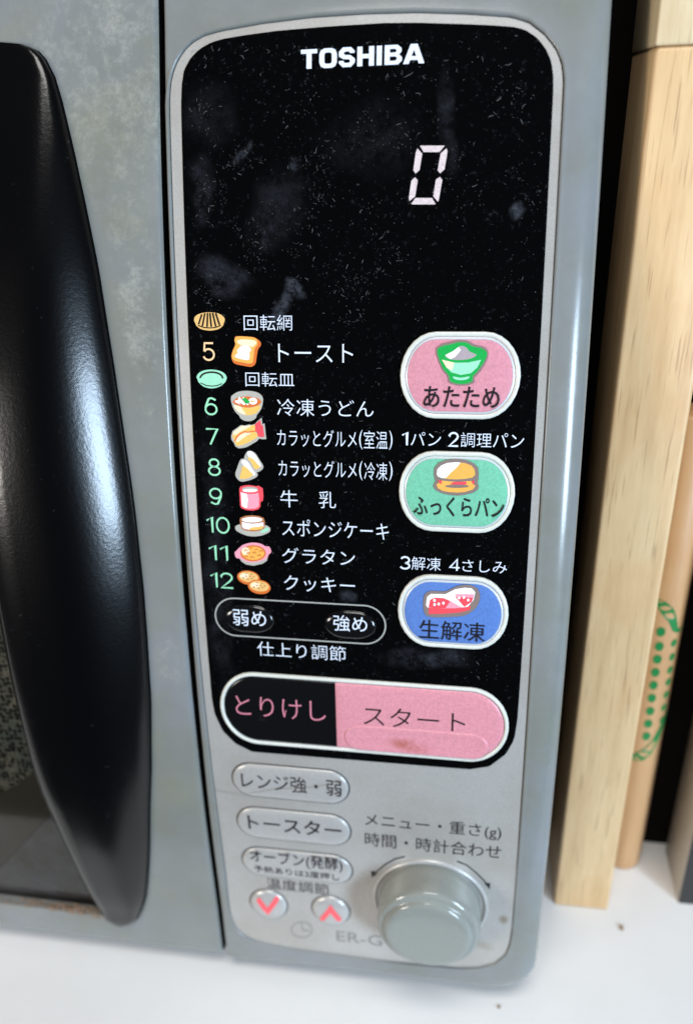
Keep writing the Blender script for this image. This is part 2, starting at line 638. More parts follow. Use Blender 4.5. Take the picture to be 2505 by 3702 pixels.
def numerals(body, x0, x1, s0, s1, ink, h, parent, wd=.5):
    H = s1 - s0
    ws = [NUM[c_][0] for c_ in body]
    adv = sum(ws) + .16 * (len(body) - 1)
    k = (x1 - x0) / adv
    verts, faces, uvs = [], [], []
    x = x0
    for c_, w0 in zip(body, ws):
        for ln in NUM[c_][1]:
            P = [np.array((x + px * k, s0 + py * H)) for px, py in ln]
            L = []
            closed = np.hypot(*(P[0] - P[-1])) < .05
            for i, p in enumerate(P):
                a = P[i - 1] if i else (P[-2] if closed else P[0])
                b_ = P[i + 1] if i < len(P) - 1 else (P[1] if closed else P[-1])
                t = (b_ - a) / np.hypot(*(b_ - a))
                n_ = np.array([-t[1], t[0]])
                kk = 1.0
                if 0 < i < len(P) - 1:
                    d1 = (p - a) / np.hypot(*(p - a))
                    kk = min(1.6, 1 / max(.3, abs(float(n_ @ np.array([-d1[1], d1[0]])))))
                L.append((p + n_ * wd / 2 * kk, p - n_ * wd / 2 * kk))
            base = len(verts)
            for a, b_ in L:
                verts += [W(a[0], a[1], h), W(b_[0], b_[1], h)]
                uvs += [tuple(a), tuple(b_)]
            for i in range(len(P) - 1):
                faces.append((base + 2 * i, base + 2 * i + 1, base + 2 * i + 3, base + 2 * i + 2))
        x += (w0 + .16) * k
    return mesh_obj('lettering', verts, faces, M[ink], parent, uvs)


def lettering(body, x0, x1, s0, s1, ink, h, parent, weight=0.0, label=None):
    vs, fs = text_mesh(body, weight)
    ax, bx = min(v[0] for v in vs), max(v[0] for v in vs)
    ay, by = min(v[1] for v in vs), max(v[1] for v in vs)
    if body == '1':
        pass
    pts = [(x0 + (x - ax) / (bx - ax) * (x1 - x0), s1 + (y - ay) / (by - ay) * (s0 - s1)) for x, y in vs]
    return mesh_obj('lettering', [W(x, s, h) for x, s in pts], fs, M[ink], parent, pts, label=label)


def box(name, x0, x1, y0, y1, z0, z1, mat, parent=None, bevel=0, seg=3, label=None):
    off = root_loc(parent) if parent else Vector((0, 0, 0))
    bm = bmesh.new()
    bmesh.ops.create_cube(bm, size=1)
    for v in bm.verts:
        v.co = Vector(((x0 + x1) / 2 + v.co.x * (x1 - x0), (y0 + y1) / 2 + v.co.y * (y1 - y0), (z0 + z1) / 2 + v.co.z * (z1 - z0))) * MM - off
    if bevel:
        bmesh.ops.bevel(bm, geom=bm.edges[:], offset=bevel * MM, segments=seg, affect='EDGES', profile=.5)
    me = bpy.data.meshes.new(name)
    bm.to_mesh(me)
    bm.free()
    me.materials.append(mat)
    if bevel:
        me.polygons.foreach_set('use_smooth', [True] * len(me.polygons))
        try:
            me.set_sharp_from_angle(angle=math.radians(50))
        except Exception:
            pass
    o = bpy.data.objects.new(name, me)
    if label:
        o['label'] = label
    return link(o, parent)


# ---------------------------------------------------------------- measured drawings of the print, millimetres on the sheet
TEXTS = [
    ('panel', '回転網', 18.72, 32.21, 72.87, 77.01, 'print_white', 0),
    ('panel', '5', 6.82, 10.16, 80.25, 85.24, 'print_orange', 0),
    ('panel', 'トースト', 28.22, 48.89, 80.52, 85.43, 'print_white', 0),
    ('panel', '回転皿', 18.74, 32.58, 88.19, 92.15, 'print_white', 0),
    ('panel', '6', 6.67, 10.28, 95.45, 100.3, 'print_green', 0),
    ('panel', '冷凍うどん', 27.55, 54.54, 95.45, 100.15, 'print_white', 0),
    ('panel', '7', 6.57, 10.14, 104.1, 108.88, 'print_green', 0),
    ('panel', 'カラッとグルメ', 27.33, 49.86, 103.87, 108.7, 'print_white', 0),
    ('panel', '(', 50.58, 51.51, 103.68, 109.04, 'print_white', 0),
    ('panel', '室温', 51.88, 58.45, 103.83, 108.75, 'print_white', 0),
    ('panel', ')', 58.88, 59.8, 103.66, 108.99, 'print_white', 0),
    ('panel', '8', 6.75, 10.4, 112.82, 117.84, 'print_green', 0),
    ('panel', 'カラッとグルメ', 27.5, 49.85, 112.59, 117.45, 'print_white', 0),
    ('panel', '(', 50.58, 51.51, 112.36, 117.84, 'print_white', 0),
    ('panel', '冷凍', 52.0, 58.45, 112.66, 117.69, 'print_white', 0),
    ('panel', ')', 58.95, 59.89, 112.3, 117.78, 'print_white', 0),
    ('panel', '9', 6.69, 10.39, 121.56, 126.48, 'print_green', 0),
    ('panel', '牛', 27.78, 32.83, 121.45, 126.51, 'print_white', 0),
    ('panel', '乳', 38.95, 43.89, 121.39, 126.37, 'print_white', 0),
    ('panel', '10', 5.38, 12.24, 130.25, 135.31, 'print_green', 0),
    ('panel', 'スポンジケーキ', 28.02, 58.99, 130.0, 135.1, 'print_white', 0),
    ('panel', '11', 5.49, 11.19, 139.06, 143.92, 'print_green', 0),
    ('panel', 'グラタン', 27.71, 49.23, 138.78, 143.62, 'print_white', 0),
    ('panel', '12', 5.49, 12.29, 147.75, 152.75, 'print_green', 0),
    ('panel', 'クッキー', 27.96, 49.16, 147.5, 152.32, 'print_white', 0),
    ('panel', '仕上り調節', 18.62, 46.15, 169.88, 174.91, 'print_white', 0),
    ('panel', '1', 62.5, 63.93, 103.96, 107.71, 'print_white', 0),
    ('panel', 'パン', 64.8, 72.99, 103.87, 107.61, 'print_white', 0),
    ('panel', '2', 75.07, 77.67, 103.8, 107.65, 'print_white', 0),
    ('panel', '調理', 78.31, 86.51, 103.74, 107.71, 'print_white', 0),
    ('panel', 'パン', 86.9, 95.08, 103.68, 107.6, 'print_white', 0),
    ('panel', '3', 62.42, 65.12, 139.93, 143.73, 'print_white', 0),
    ('panel', '解凍', 65.56, 73.85, 139.82, 143.78, 'print_white', 0),
    ('panel', '4', 76.35, 79.15, 139.91, 143.61, 'print_white', 0),
    ('panel', 'さしみ', 79.9, 92.29, 140.04, 143.64, 'print_white', 0),
    ('weak', '弱め', 11.89, 22.27, 159.0, 164.32, 'print_white', 0),
    ('strong', '強め', 42.7, 52.87, 158.89, 164.11, 'print_white', 0),
    ('warm', 'あたため', 68.1, 88.14, 91.31, 96.97, 'print_black', 0),
    ('bread', 'ふっくらパン', 65.95, 90.73, 121.47, 127.14, 'print_black', 0),
    ('thaw', '生解凍', 68.17, 87.03, 158.78, 164.97, 'print_black', 0),
    ('cancel', 'とりけし', 10.56, 39.57, 189.2, 196.48, 'print_pink', 0),
    ('start', 'スタート', 51.36, 82.45, 189.61, 196.49, 'print_black', 0),
    ('range', 'レンジ強・弱', 10.18, 43.66, 219.27, 225.93, 'print_black', 0),
    ('toaster', 'トースター', 10.92, 43.07, 237.69, 244.16, 'print_black', 0),
    ('oven', 'オーブン(発酵)', 10.18, 42.79, 253.64, 260.92, 'print_black', 0),
    ('oven', '予熱ありは2度押し', 11.04, 41.56, 261.67, 265.04, 'print_black', 0),
    ('lower', '温度調節', 14.6, 37.32, 268.83, 274.44, 'print_black', 0),
    ('lower', 'ER-G', 38.95, 55.73, 293.18, 298.81, 'print_grey', 0),
    ('lower', 'メニュー・重さ(g)', 50.91, 95.28, 232.87, 239.44, 'print_black', 0),
    ('lower', '時間・時計合わせ', 50.72, 95.62, 241.51, 247.67, 'print_black', 0),
]
PICTURES = {
    'grill_picture': [
        ('ink_tan', [(4.66,74.29),(4.66,74.1),(4.69,73.9),(4.76,73.69),(4.85,73.49),(5.0,73.3),(5.19,73.13),(5.43,72.96),(5.7,72.8),(6.02,72.65),(6.4,72.53),(6.84,72.42),(7.34,72.33),(7.89,72.25),(8.44,72.2),(8.97,72.18),(9.5,72.19),(10.04,72.22),(10.58,72.28),(11.08,72.36),(11.52,72.46),(11.9,72.6),(12.23,72.76),(12.53,72.94),(12.78,73.13),(12.99,73.31),(13.15,73.47),(13.27,73.64),(13.34,73.8),(13.39,73.97),(13.41,74.15),(13.39,74.34),(13.33,74.55),(13.24,74.75),(13.15,74.95),(13.07,75.13),(13.02,75.29),(12.99,75.43),(12.95,75.56),(12.88,75.69),(12.75,75.84),(12.55,76.01),(12.31,76.19),(12.03,76.38),(11.71,76.55),(11.36,76.69),(10.97,76.8),(10.52,76.9),(10.05,76.98),(9.56,77.03),(9.09,77.05),(8.6,77.03),(8.08,76.98),(7.57,76.91),(7.09,76.81),(6.68,76.7),(6.33,76.56),(6.02,76.39),(5.76,76.2),(5.53,76.02),(5.35,75.85),(5.22,75.7),(5.14,75.56),(5.09,75.43),(5.05,75.29),(5.0,75.14),(4.92,74.98),(4.83,74.82),(4.74,74.65),(4.68,74.47)]),
        ('ink_dark', [(6.62,72.81),(5.74,75.14),(5.73,75.29),(5.82,75.41),(5.97,75.45),(6.13,75.4),(6.22,75.28),(7.11,72.95),(7.11,72.81),(7.02,72.69),(6.87,72.64),(6.72,72.69)]),
        ('ink_dark', [(7.53,72.56),(6.77,75.66),(6.78,75.81),(6.89,75.92),(7.04,75.94),(7.19,75.88),(7.27,75.75),(8.03,72.65),(8.02,72.5),(7.91,72.39),(7.76,72.36),(7.61,72.43)]),
        ('ink_dark', [(8.34,72.52),(8.07,75.86),(8.11,76.01),(8.23,76.1),(8.39,76.1),(8.53,76.02),(8.59,75.88),(8.85,72.54),(8.82,72.4),(8.7,72.31),(8.54,72.3),(8.4,72.38)]),
        ('ink_dark', [(9.04,72.55),(9.25,75.89),(9.31,76.03),(9.45,76.11),(9.6,76.09),(9.73,75.99),(9.77,75.85),(9.55,72.51),(9.49,72.37),(9.35,72.3),(9.2,72.31),(9.07,72.41)]),
        ('ink_dark', [(9.84,72.59),(10.51,75.82),(10.59,75.95),(10.73,76.01),(10.89,75.98),(11.0,75.86),(11.02,75.72),(10.34,72.48),(10.26,72.35),(10.12,72.29),(9.96,72.33),(9.86,72.44)]),
        ('ink_dark', [(10.74,72.68),(11.59,75.42),(11.68,75.54),(11.83,75.59),(11.98,75.54),(12.07,75.42),(12.08,75.27),(11.23,72.53),(11.14,72.41),(11.0,72.36),(10.84,72.41),(10.75,72.53)]),
        ('ink_dark', [(5.83,75.84),(7.27,76.34),(9.11,76.51),(10.81,76.33),(12.23,75.83),(12.31,75.77),(12.33,75.69),(12.3,75.61),(12.23,75.56),(12.13,75.57),(10.75,76.06),(9.12,76.22),(7.34,76.06),(5.94,75.57),(5.85,75.57),(5.77,75.62),(5.73,75.7),(5.76,75.79)]),
    ],
    'toast_picture': [
        ('ink_rust', [(16.1,78.94),(16.17,78.77),(16.25,78.66),(16.39,78.6),(16.63,78.56),(17.01,78.54),(17.61,78.54),(18.41,78.56),(19.29,78.6),(20.1,78.66),(20.74,78.71),(21.16,78.76),(21.45,78.81),(21.66,78.87),(21.85,78.95),(22.07,79.06),(22.34,79.22),(22.63,79.41),(22.9,79.62),(23.14,79.84),(23.31,80.04),(23.41,80.24),(23.45,80.44),(23.45,80.64),(23.42,80.83),(23.36,81.03),(23.25,81.22),(23.09,81.39),(22.91,81.57),(22.73,81.77),(22.59,82.03),(22.48,82.34),(22.39,82.7),(22.32,83.09),(22.24,83.49),(22.16,83.88),(22.09,84.29),(22.03,84.72),(21.96,85.16),(21.87,85.55),(21.73,85.89),(21.56,86.16),(21.35,86.38),(21.11,86.56),(20.83,86.7),(20.51,86.79),(20.12,86.8),(19.67,86.76),(19.19,86.67),(18.71,86.58),(18.26,86.49),(17.81,86.42),(17.35,86.35),(16.9,86.27),(16.5,86.18),(16.16,86.08),(15.89,85.96),(15.69,85.85),(15.53,85.72),(15.4,85.56),(15.28,85.36),(15.16,85.13),(15.07,84.85),(15.0,84.55),(14.96,84.24),(14.95,83.93),(14.98,83.63),(15.05,83.32),(15.14,83.0),(15.26,82.68),(15.38,82.36),(15.53,82.02),(15.72,81.68),(15.91,81.33),(16.08,80.99),(16.19,80.64),(16.21,80.28),(16.17,79.9),(16.1,79.53),(16.07,79.2)]),
        ('ink_orange', [(16.25,78.94),(16.37,78.83),(16.51,78.74),(16.69,78.67),(16.95,78.62),(17.31,78.6),(17.83,78.59),(18.49,78.61),(19.21,78.65),(19.89,78.7),(20.44,78.75),(20.85,78.81),(21.19,78.87),(21.47,78.94),(21.71,79.03),(21.92,79.13),(22.1,79.26),(22.25,79.4),(22.36,79.56),(22.44,79.73),(22.49,79.9),(22.53,80.09),(22.53,80.29),(22.51,80.49),(22.47,80.69),(22.39,80.9),(22.27,81.09),(22.11,81.27),(21.93,81.45),(21.75,81.66),(21.62,81.89),(21.54,82.16),(21.48,82.46),(21.44,82.77),(21.4,83.11),(21.35,83.46),(21.3,83.86),(21.24,84.3),(21.18,84.75),(21.1,85.15),(21.0,85.46),(20.87,85.66),(20.74,85.79),(20.58,85.86),(20.37,85.89),(20.08,85.9),(19.69,85.88),(19.21,85.83),(18.68,85.74),(18.16,85.65),(17.68,85.56),(17.25,85.48),(16.81,85.39),(16.4,85.3),(16.04,85.2),(15.74,85.07),(15.51,84.94),(15.34,84.79),(15.22,84.62),(15.14,84.43),(15.09,84.22),(15.08,83.98),(15.11,83.71),(15.17,83.42),(15.26,83.11),(15.37,82.78),(15.51,82.43),(15.7,82.04),(15.9,81.64),(16.07,81.26),(16.18,80.93),(16.2,80.65),(16.16,80.41),(16.08,80.19),(16.02,79.99),(15.99,79.79),(16.0,79.59),(16.02,79.41),(16.07,79.23),(16.14,79.07)]),
        ('ink_cream', [(16.66,79.93),(16.76,79.8),(16.95,79.68),(17.2,79.57),(17.52,79.49),(17.88,79.43),(18.32,79.4),(18.85,79.4),(19.41,79.42),(19.95,79.45),(20.42,79.49),(20.82,79.54),(21.18,79.59),(21.5,79.66),(21.77,79.74),(21.97,79.84),(22.11,79.94),(22.19,80.05),(22.21,80.18),(22.18,80.32),(22.11,80.47),(21.95,80.67),(21.71,80.91),(21.44,81.15),(21.17,81.35),(20.96,81.47),(20.83,81.49),(20.75,81.44),(20.68,81.35),(20.57,81.26),(20.37,81.19),(20.05,81.16),(19.65,81.13),(19.21,81.11),(18.78,81.09),(18.43,81.06),(18.16,81.02),(17.93,80.98),(17.74,80.94),(17.56,80.87),(17.39,80.78),(17.19,80.64),(16.98,80.46),(16.8,80.27),(16.68,80.09)]),
        ('ink_white', [(17.82,81.2),(18.12,81.13),(18.5,81.06),(18.91,81.01),(19.3,81.0),(19.63,81.05),(19.9,81.18),(20.16,81.37),(20.38,81.6),(20.55,81.83),(20.64,82.04),(20.64,82.22),(20.54,82.39),(20.4,82.55),(20.26,82.72),(20.17,82.9),(20.14,83.09),(20.14,83.29),(20.15,83.49),(20.16,83.69),(20.14,83.9),(20.12,84.12),(20.12,84.35),(20.09,84.58),(20.0,84.77),(19.81,84.9),(19.5,84.94),(19.08,84.92),(18.6,84.86),(18.13,84.78),(17.71,84.7),(17.33,84.61),(16.94,84.51),(16.58,84.39),(16.28,84.26),(16.07,84.14),(15.98,84.01),(15.99,83.88),(16.06,83.74),(16.15,83.61),(16.25,83.49),(16.36,83.4),(16.5,83.31),(16.66,83.23),(16.79,83.15),(16.86,83.06),(16.85,82.96),(16.77,82.85),(16.67,82.74),(16.59,82.62),(16.58,82.49),(16.65,82.36),(16.77,82.21),(16.91,82.06),(17.07,81.91),(17.21,81.78),(17.31,81.64),(17.4,81.52),(17.49,81.39),(17.62,81.29)]),
    ],
    'plate_picture': [
        ('ink_mint', [(4.69,89.67),(4.75,89.48),(4.86,89.27),(5.0,89.05),(5.17,88.83),(5.38,88.64),(5.63,88.46),(5.92,88.3),(6.24,88.14),(6.59,88.01),(6.95,87.9),(7.35,87.81),(7.77,87.74),(8.22,87.69),(8.67,87.66),(9.11,87.66),(9.54,87.67),(9.99,87.71),(10.43,87.76),(10.85,87.84),(11.23,87.93),(11.58,88.04),(11.92,88.16),(12.22,88.31),(12.49,88.47),(12.73,88.64),(12.92,88.82),(13.09,89.03),(13.21,89.24),(13.31,89.45),(13.37,89.65),(13.39,89.83),(13.38,90.01),(13.33,90.18),(13.26,90.35),(13.19,90.52),(13.11,90.68),(13.03,90.84),(12.94,90.99),(12.8,91.15),(12.62,91.33),(12.38,91.53),(12.09,91.76),(11.77,91.98),(11.42,92.2),(11.05,92.37),(10.65,92.52),(10.22,92.64),(9.77,92.74),(9.32,92.81),(8.88,92.84),(8.44,92.83),(7.99,92.77),(7.55,92.69),(7.13,92.57),(6.74,92.43),(6.38,92.24),(6.05,92.01),(5.74,91.75),(5.47,91.5),(5.26,91.27),(5.11,91.08),(5.03,90.9),(4.99,90.72),(4.96,90.56),(4.91,90.4),(4.84,90.25),(4.77,90.11),(4.7,89.98),(4.67,89.83)]),
        ('ink_dark', [(5.97,89.98),(6.17,89.59),(6.54,89.25),(7.13,88.95),(7.86,88.73),(8.69,88.62),(9.54,88.62),(10.34,88.74),(11.03,88.96),(11.55,89.25),(11.85,89.59),(11.97,89.97),(12.06,90.1),(12.21,90.14),(12.36,90.09),(12.46,89.97),(12.47,89.81),(12.31,89.32),(11.89,88.86),(11.26,88.5),(10.49,88.25),(9.6,88.12),(8.68,88.12),(7.77,88.25),(6.95,88.49),(6.26,88.84),(5.74,89.3),(5.5,89.78),(5.48,89.94),(5.55,90.07),(5.7,90.13),(5.86,90.09)]),
        ('ink_darkgreen', [(5.8,91.55),(7.33,92.2),(9.05,92.37),(10.63,92.15),(11.93,91.65),(12.01,91.59),(12.03,91.5),(12.0,91.42),(11.92,91.37),(11.83,91.38),(10.57,91.87),(9.07,92.07),(7.42,91.91),(5.94,91.28),(5.84,91.27),(5.76,91.31),(5.71,91.4),(5.73,91.49)]),
    ],
    'noodle_picture': [
        ('ink_silver', [(14.39,95.42),(14.43,95.2),(14.49,95.03),(14.58,94.9),(14.71,94.77),(14.88,94.62),(15.12,94.44),(15.4,94.24),(15.72,94.05),(16.07,93.87),(16.44,93.72),(16.84,93.61),(17.28,93.52),(17.74,93.45),(18.21,93.41),(18.69,93.38),(19.19,93.37),(19.72,93.39),(20.25,93.43),(20.76,93.48),(21.2,93.56),(21.6,93.65),(21.95,93.77),(22.26,93.9),(22.55,94.05),(22.8,94.22),(23.02,94.4),(23.21,94.6),(23.36,94.81),(23.48,95.04),(23.57,95.28),(23.62,95.52),(23.64,95.78),(23.62,96.05),(23.59,96.34),(23.53,96.64),(23.47,96.97),(23.38,97.33),(23.27,97.69),(23.14,98.06),(22.97,98.42),(22.75,98.78),(22.47,99.15),(22.17,99.51),(21.9,99.84),(21.71,100.11),(21.61,100.31),(21.58,100.46),(21.58,100.57),(21.56,100.68),(21.48,100.81),(21.33,100.97),(21.13,101.15),(20.91,101.33),(20.67,101.49),(20.43,101.62),(20.2,101.71),(19.96,101.78),(19.71,101.83),(19.46,101.85),(19.2,101.86),(18.94,101.86),(18.67,101.84),(18.39,101.8),(18.13,101.75),(17.88,101.67),(17.65,101.57),(17.43,101.43),(17.22,101.28),(17.03,101.13),(16.89,101.0),(16.8,100.88),(16.76,100.79),(16.74,100.69),(16.7,100.57),(16.6,100.41),(16.42,100.21),(16.18,99.98),(15.91,99.73),(15.65,99.45),(15.42,99.14),(15.22,98.79),(15.03,98.4),(14.85,97.98),(14.7,97.57),(14.58,97.18),(14.49,96.8),(14.43,96.41),(14.39,96.04),(14.38,95.7)]),
        ('ink_yellow', [(15.18,97.47),(15.44,97.43),(15.87,97.51),(16.41,97.66),(16.99,97.82),(17.51,97.92),(17.99,97.98),(18.46,98.02),(18.94,98.05),(19.44,98.06),(19.95,98.03),(20.53,97.92),(21.18,97.74),(21.81,97.55),(22.34,97.41),(22.7,97.39),(22.84,97.52),(22.82,97.76),(22.7,98.06),(22.52,98.36),(22.36,98.62),(22.21,98.85),(22.02,99.06),(21.81,99.27),(21.57,99.46),(21.31,99.63),(21.03,99.77),(20.71,99.9),(20.37,100.01),(20.02,100.1),(19.67,100.15),(19.31,100.17),(18.95,100.17),(18.57,100.14),(18.2,100.08),(17.84,99.99),(17.48,99.87),(17.12,99.73),(16.76,99.56),(16.43,99.36),(16.14,99.13),(15.85,98.81),(15.54,98.42),(15.29,98.02),(15.15,97.68)]),
        ('ink_cream', [(15.18,97.47),(15.4,97.4),(15.81,97.44),(16.3,97.55),(16.76,97.69),(17.11,97.83),(17.3,97.97),(17.42,98.14),(17.5,98.32),(17.58,98.52),(17.69,98.71),(17.85,98.9),(18.05,99.12),(18.24,99.33),(18.4,99.53),(18.47,99.68),(18.45,99.8),(18.37,99.91),(18.24,99.98),(18.06,100.01),(17.84,99.99),(17.56,99.9),(17.2,99.77),(16.82,99.59),(16.45,99.37),(16.14,99.13),(15.85,98.81),(15.56,98.42),(15.32,98.02),(15.18,97.68)]),
        ('ink_rust', [(14.92,96.39),(15.04,96.22),(15.23,96.03),(15.48,95.83),(15.77,95.65),(16.07,95.49),(16.41,95.35),(16.79,95.24),(17.19,95.13),(17.61,95.05),(18.02,94.99),(18.44,94.95),(18.87,94.93),(19.31,94.93),(19.74,94.95),(20.15,94.99),(20.56,95.03),(20.97,95.1),(21.37,95.18),(21.73,95.28),(22.06,95.4),(22.35,95.54),(22.62,95.7),(22.85,95.88),(23.01,96.07),(23.09,96.26),(23.07,96.46),(22.96,96.66),(22.79,96.87),(22.56,97.07),(22.3,97.25),(21.99,97.41),(21.6,97.55),(21.18,97.68),(20.76,97.79),(20.36,97.87),(19.99,97.94),(19.63,97.99),(19.27,98.02),(18.9,98.02),(18.53,98.0),(18.12,97.95),(17.69,97.87),(17.26,97.76),(16.86,97.65),(16.51,97.54),(16.2,97.44),(15.93,97.32),(15.69,97.21),(15.48,97.09),(15.3,96.97),(15.15,96.86),(15.02,96.76),(14.92,96.65),(14.88,96.53)]),
        ('ink_white', [(15.64,96.59),(17.13,97.3),(16.43,96.39),(17.99,97.29),(18.16,97.37),(18.34,97.33),(18.48,97.19),(18.5,97.01),(18.41,96.85),(16.83,94.96),(16.24,96.21),(15.93,96.06),(15.75,96.04),(15.58,96.12),(15.49,96.29),(15.51,96.47)]),
        ('ink_white', [(17.75,95.63),(18.92,97.23),(19.06,97.34),(19.25,97.34),(19.41,97.23),(19.47,97.05),(19.42,96.88),(18.26,95.28),(18.11,95.18),(17.92,95.18),(17.76,95.29),(17.7,95.46)]),
        ('ink_white', [(21.98,96.18),(21.94,96.39),(21.84,96.6),(21.69,96.78),(21.48,96.94),(21.24,97.06),(20.97,97.13),(20.69,97.16),(20.4,97.14),(20.14,97.07),(19.9,96.96),(19.71,96.81),(19.56,96.63),(19.47,96.43),(19.45,96.22),(19.49,96.01),(19.59,95.8),(19.75,95.62),(19.95,95.46),(20.2,95.34),(20.47,95.27),(20.75,95.24),(21.03,95.26),(21.29,95.33),(21.53,95.44),(21.72,95.59),(21.87,95.77),(21.96,95.97)]),
        ('ink_tan', [(21.14,96.27),(21.12,96.33),(21.07,96.39),(21.0,96.44),(20.9,96.49),(20.78,96.52),(20.64,96.55),(20.5,96.55),(20.36,96.55),(20.23,96.53),(20.11,96.5),(20.01,96.46),(19.94,96.41),(19.9,96.35),(19.88,96.29),(19.9,96.23),(19.95,96.17),(20.03,96.12),(20.13,96.07),(20.25,96.04),(20.38,96.02),(20.52,96.01),(20.66,96.01),(20.79,96.03),(20.91,96.06),(21.01,96.1),(21.08,96.15),(21.13,96.21)]),
        ('ink_green', [(17.49,95.66),(18.62,95.25),(19.8,96.31),(19.48,96.9),(18.66,96.92),(17.98,96.05)]),
    ],
    'shrimp_picture': [
        ('ink_silver', [(14.0,106.15),(14.48,104.74),(15.85,103.81),(16.91,103.03),(18.14,103.11),(19.27,102.79),(19.98,102.92),(21.01,102.6),(21.96,101.69),(23.1,100.78),(23.2,102.61),(23.87,102.4),(24.02,104.53),(24.22,106.82),(23.22,106.9),(22.15,106.72),(21.46,107.49),(20.41,108.12),(19.15,108.85),(18.31,109.28),(17.06,109.56),(16.03,109.64),(15.12,109.16),(14.74,108.15),(14.06,107.26)]),
        ('ink_yellow', [(14.44,105.64),(14.62,105.31),(14.9,105.0),(15.25,104.71),(15.65,104.44),(16.04,104.2),(16.45,103.99),(16.89,103.8),(17.36,103.63),(17.84,103.48),(18.33,103.35),(18.88,103.22),(19.5,103.08),(20.1,102.97),(20.62,102.93),(21.0,103.0),(21.17,103.21),(21.19,103.55),(21.13,103.95),(21.08,104.35),(21.09,104.69),(21.24,104.98),(21.45,105.24),(21.66,105.49),(21.81,105.73),(21.82,105.98),(21.66,106.23),(21.38,106.48),(21.02,106.74),(20.62,106.98),(20.24,107.22),(19.85,107.45),(19.43,107.67),(18.99,107.89),(18.56,108.09),(18.14,108.27),(17.74,108.45),(17.33,108.61),(16.94,108.76),(16.58,108.87),(16.26,108.93),(15.99,108.93),(15.76,108.88),(15.56,108.79),(15.39,108.68),(15.24,108.55),(15.13,108.4),(15.05,108.23),(15.0,108.04),(14.94,107.81),(14.87,107.54),(14.76,107.21),(14.61,106.83),(14.47,106.41),(14.4,106.01)]),
        ('ink_cream', [(14.66,105.23),(14.82,105.01),(15.09,104.76),(15.41,104.49),(15.75,104.23),(16.05,104.0),(16.31,103.8),(16.58,103.6),(16.83,103.42),(17.08,103.28),(17.31,103.18),(17.52,103.14),(17.71,103.15),(17.89,103.2),(18.09,103.24),(18.33,103.25),(18.68,103.21),(19.11,103.14),(19.53,103.07),(19.85,103.03),(19.98,103.07),(19.85,103.21),(19.55,103.42),(19.13,103.68),(18.69,103.93),(18.3,104.15),(17.96,104.33),(17.62,104.5),(17.28,104.66),(16.95,104.82),(16.63,104.99),(16.3,105.2),(15.97,105.43),(15.66,105.66),(15.38,105.84),(15.15,105.93),(14.96,105.9),(14.79,105.79),(14.67,105.63),(14.62,105.43)]),
        ('ink_cream', [(15.51,107.13),(15.65,106.9),(15.84,106.64),(16.08,106.37),(16.33,106.11),(16.59,105.89),(16.86,105.7),(17.14,105.53),(17.43,105.37),(17.74,105.25),(18.06,105.16),(18.44,105.1),(18.89,105.08),(19.33,105.09),(19.66,105.13),(19.8,105.22),(19.69,105.36),(19.4,105.56),(19.0,105.8),(18.58,106.03),(18.22,106.26),(17.91,106.47),(17.61,106.69),(17.31,106.91),(17.02,107.12),(16.74,107.3),(16.47,107.47),(16.2,107.65),(15.95,107.8),(15.74,107.9),(15.58,107.93),(15.48,107.87),(15.42,107.73),(15.4,107.55),(15.43,107.34)]),
        ('ink_vermilion', [(15.24,107.6),(15.79,106.42),(16.91,105.53),(18.09,104.98),(19.09,105.16),(19.94,104.89),(21.15,104.81),(21.25,104.77),(21.31,104.68),(21.31,104.58),(21.25,104.5),(21.15,104.47),(19.9,104.55),(19.09,104.81),(18.05,104.63),(16.73,105.24),(15.51,106.21),(14.92,107.48),(14.91,107.58),(14.96,107.67),(15.06,107.71),(15.17,107.68)]),
        ('ink_red', [(21.11,102.6),(22.68,101.48),(22.89,102.76),(23.39,103.05),(23.5,104.44),(23.7,106.13),(22.62,106.31),(21.81,106.03),(21.64,105.08),(21.1,104.39)]),
    ],
    'rice_ball_picture': [
        ('ink_silver', [(17.59,112.28),(17.68,111.92),(17.83,111.56),(18.02,111.23),(18.22,110.94),(18.39,110.7),(18.54,110.54),(18.69,110.42),(18.84,110.35),(18.99,110.3),(19.15,110.27),(19.32,110.26),(19.5,110.27),(19.69,110.3),(19.88,110.35),(20.07,110.43),(20.26,110.53),(20.46,110.64),(20.66,110.78),(20.86,110.96),(21.06,111.18),(21.27,111.47),(21.49,111.81),(21.7,112.18),(21.91,112.55),(22.11,112.89),(22.31,113.21),(22.52,113.52),(22.71,113.82),(22.87,114.1),(22.99,114.34),(23.06,114.53),(23.11,114.68),(23.12,114.81),(23.1,114.94),(23.06,115.07),(22.99,115.22),(22.9,115.38),(22.78,115.54),(22.64,115.69),(22.47,115.83),(22.29,115.96),(22.08,116.1),(21.86,116.23),(21.61,116.34),(21.34,116.42),(21.04,116.5),(20.71,116.58),(20.36,116.63),(20.01,116.61),(19.66,116.47),(19.28,116.17),(18.88,115.75),(18.49,115.26),(18.14,114.76),(17.88,114.3),(17.71,113.88),(17.6,113.46),(17.55,113.05),(17.55,112.66)]),
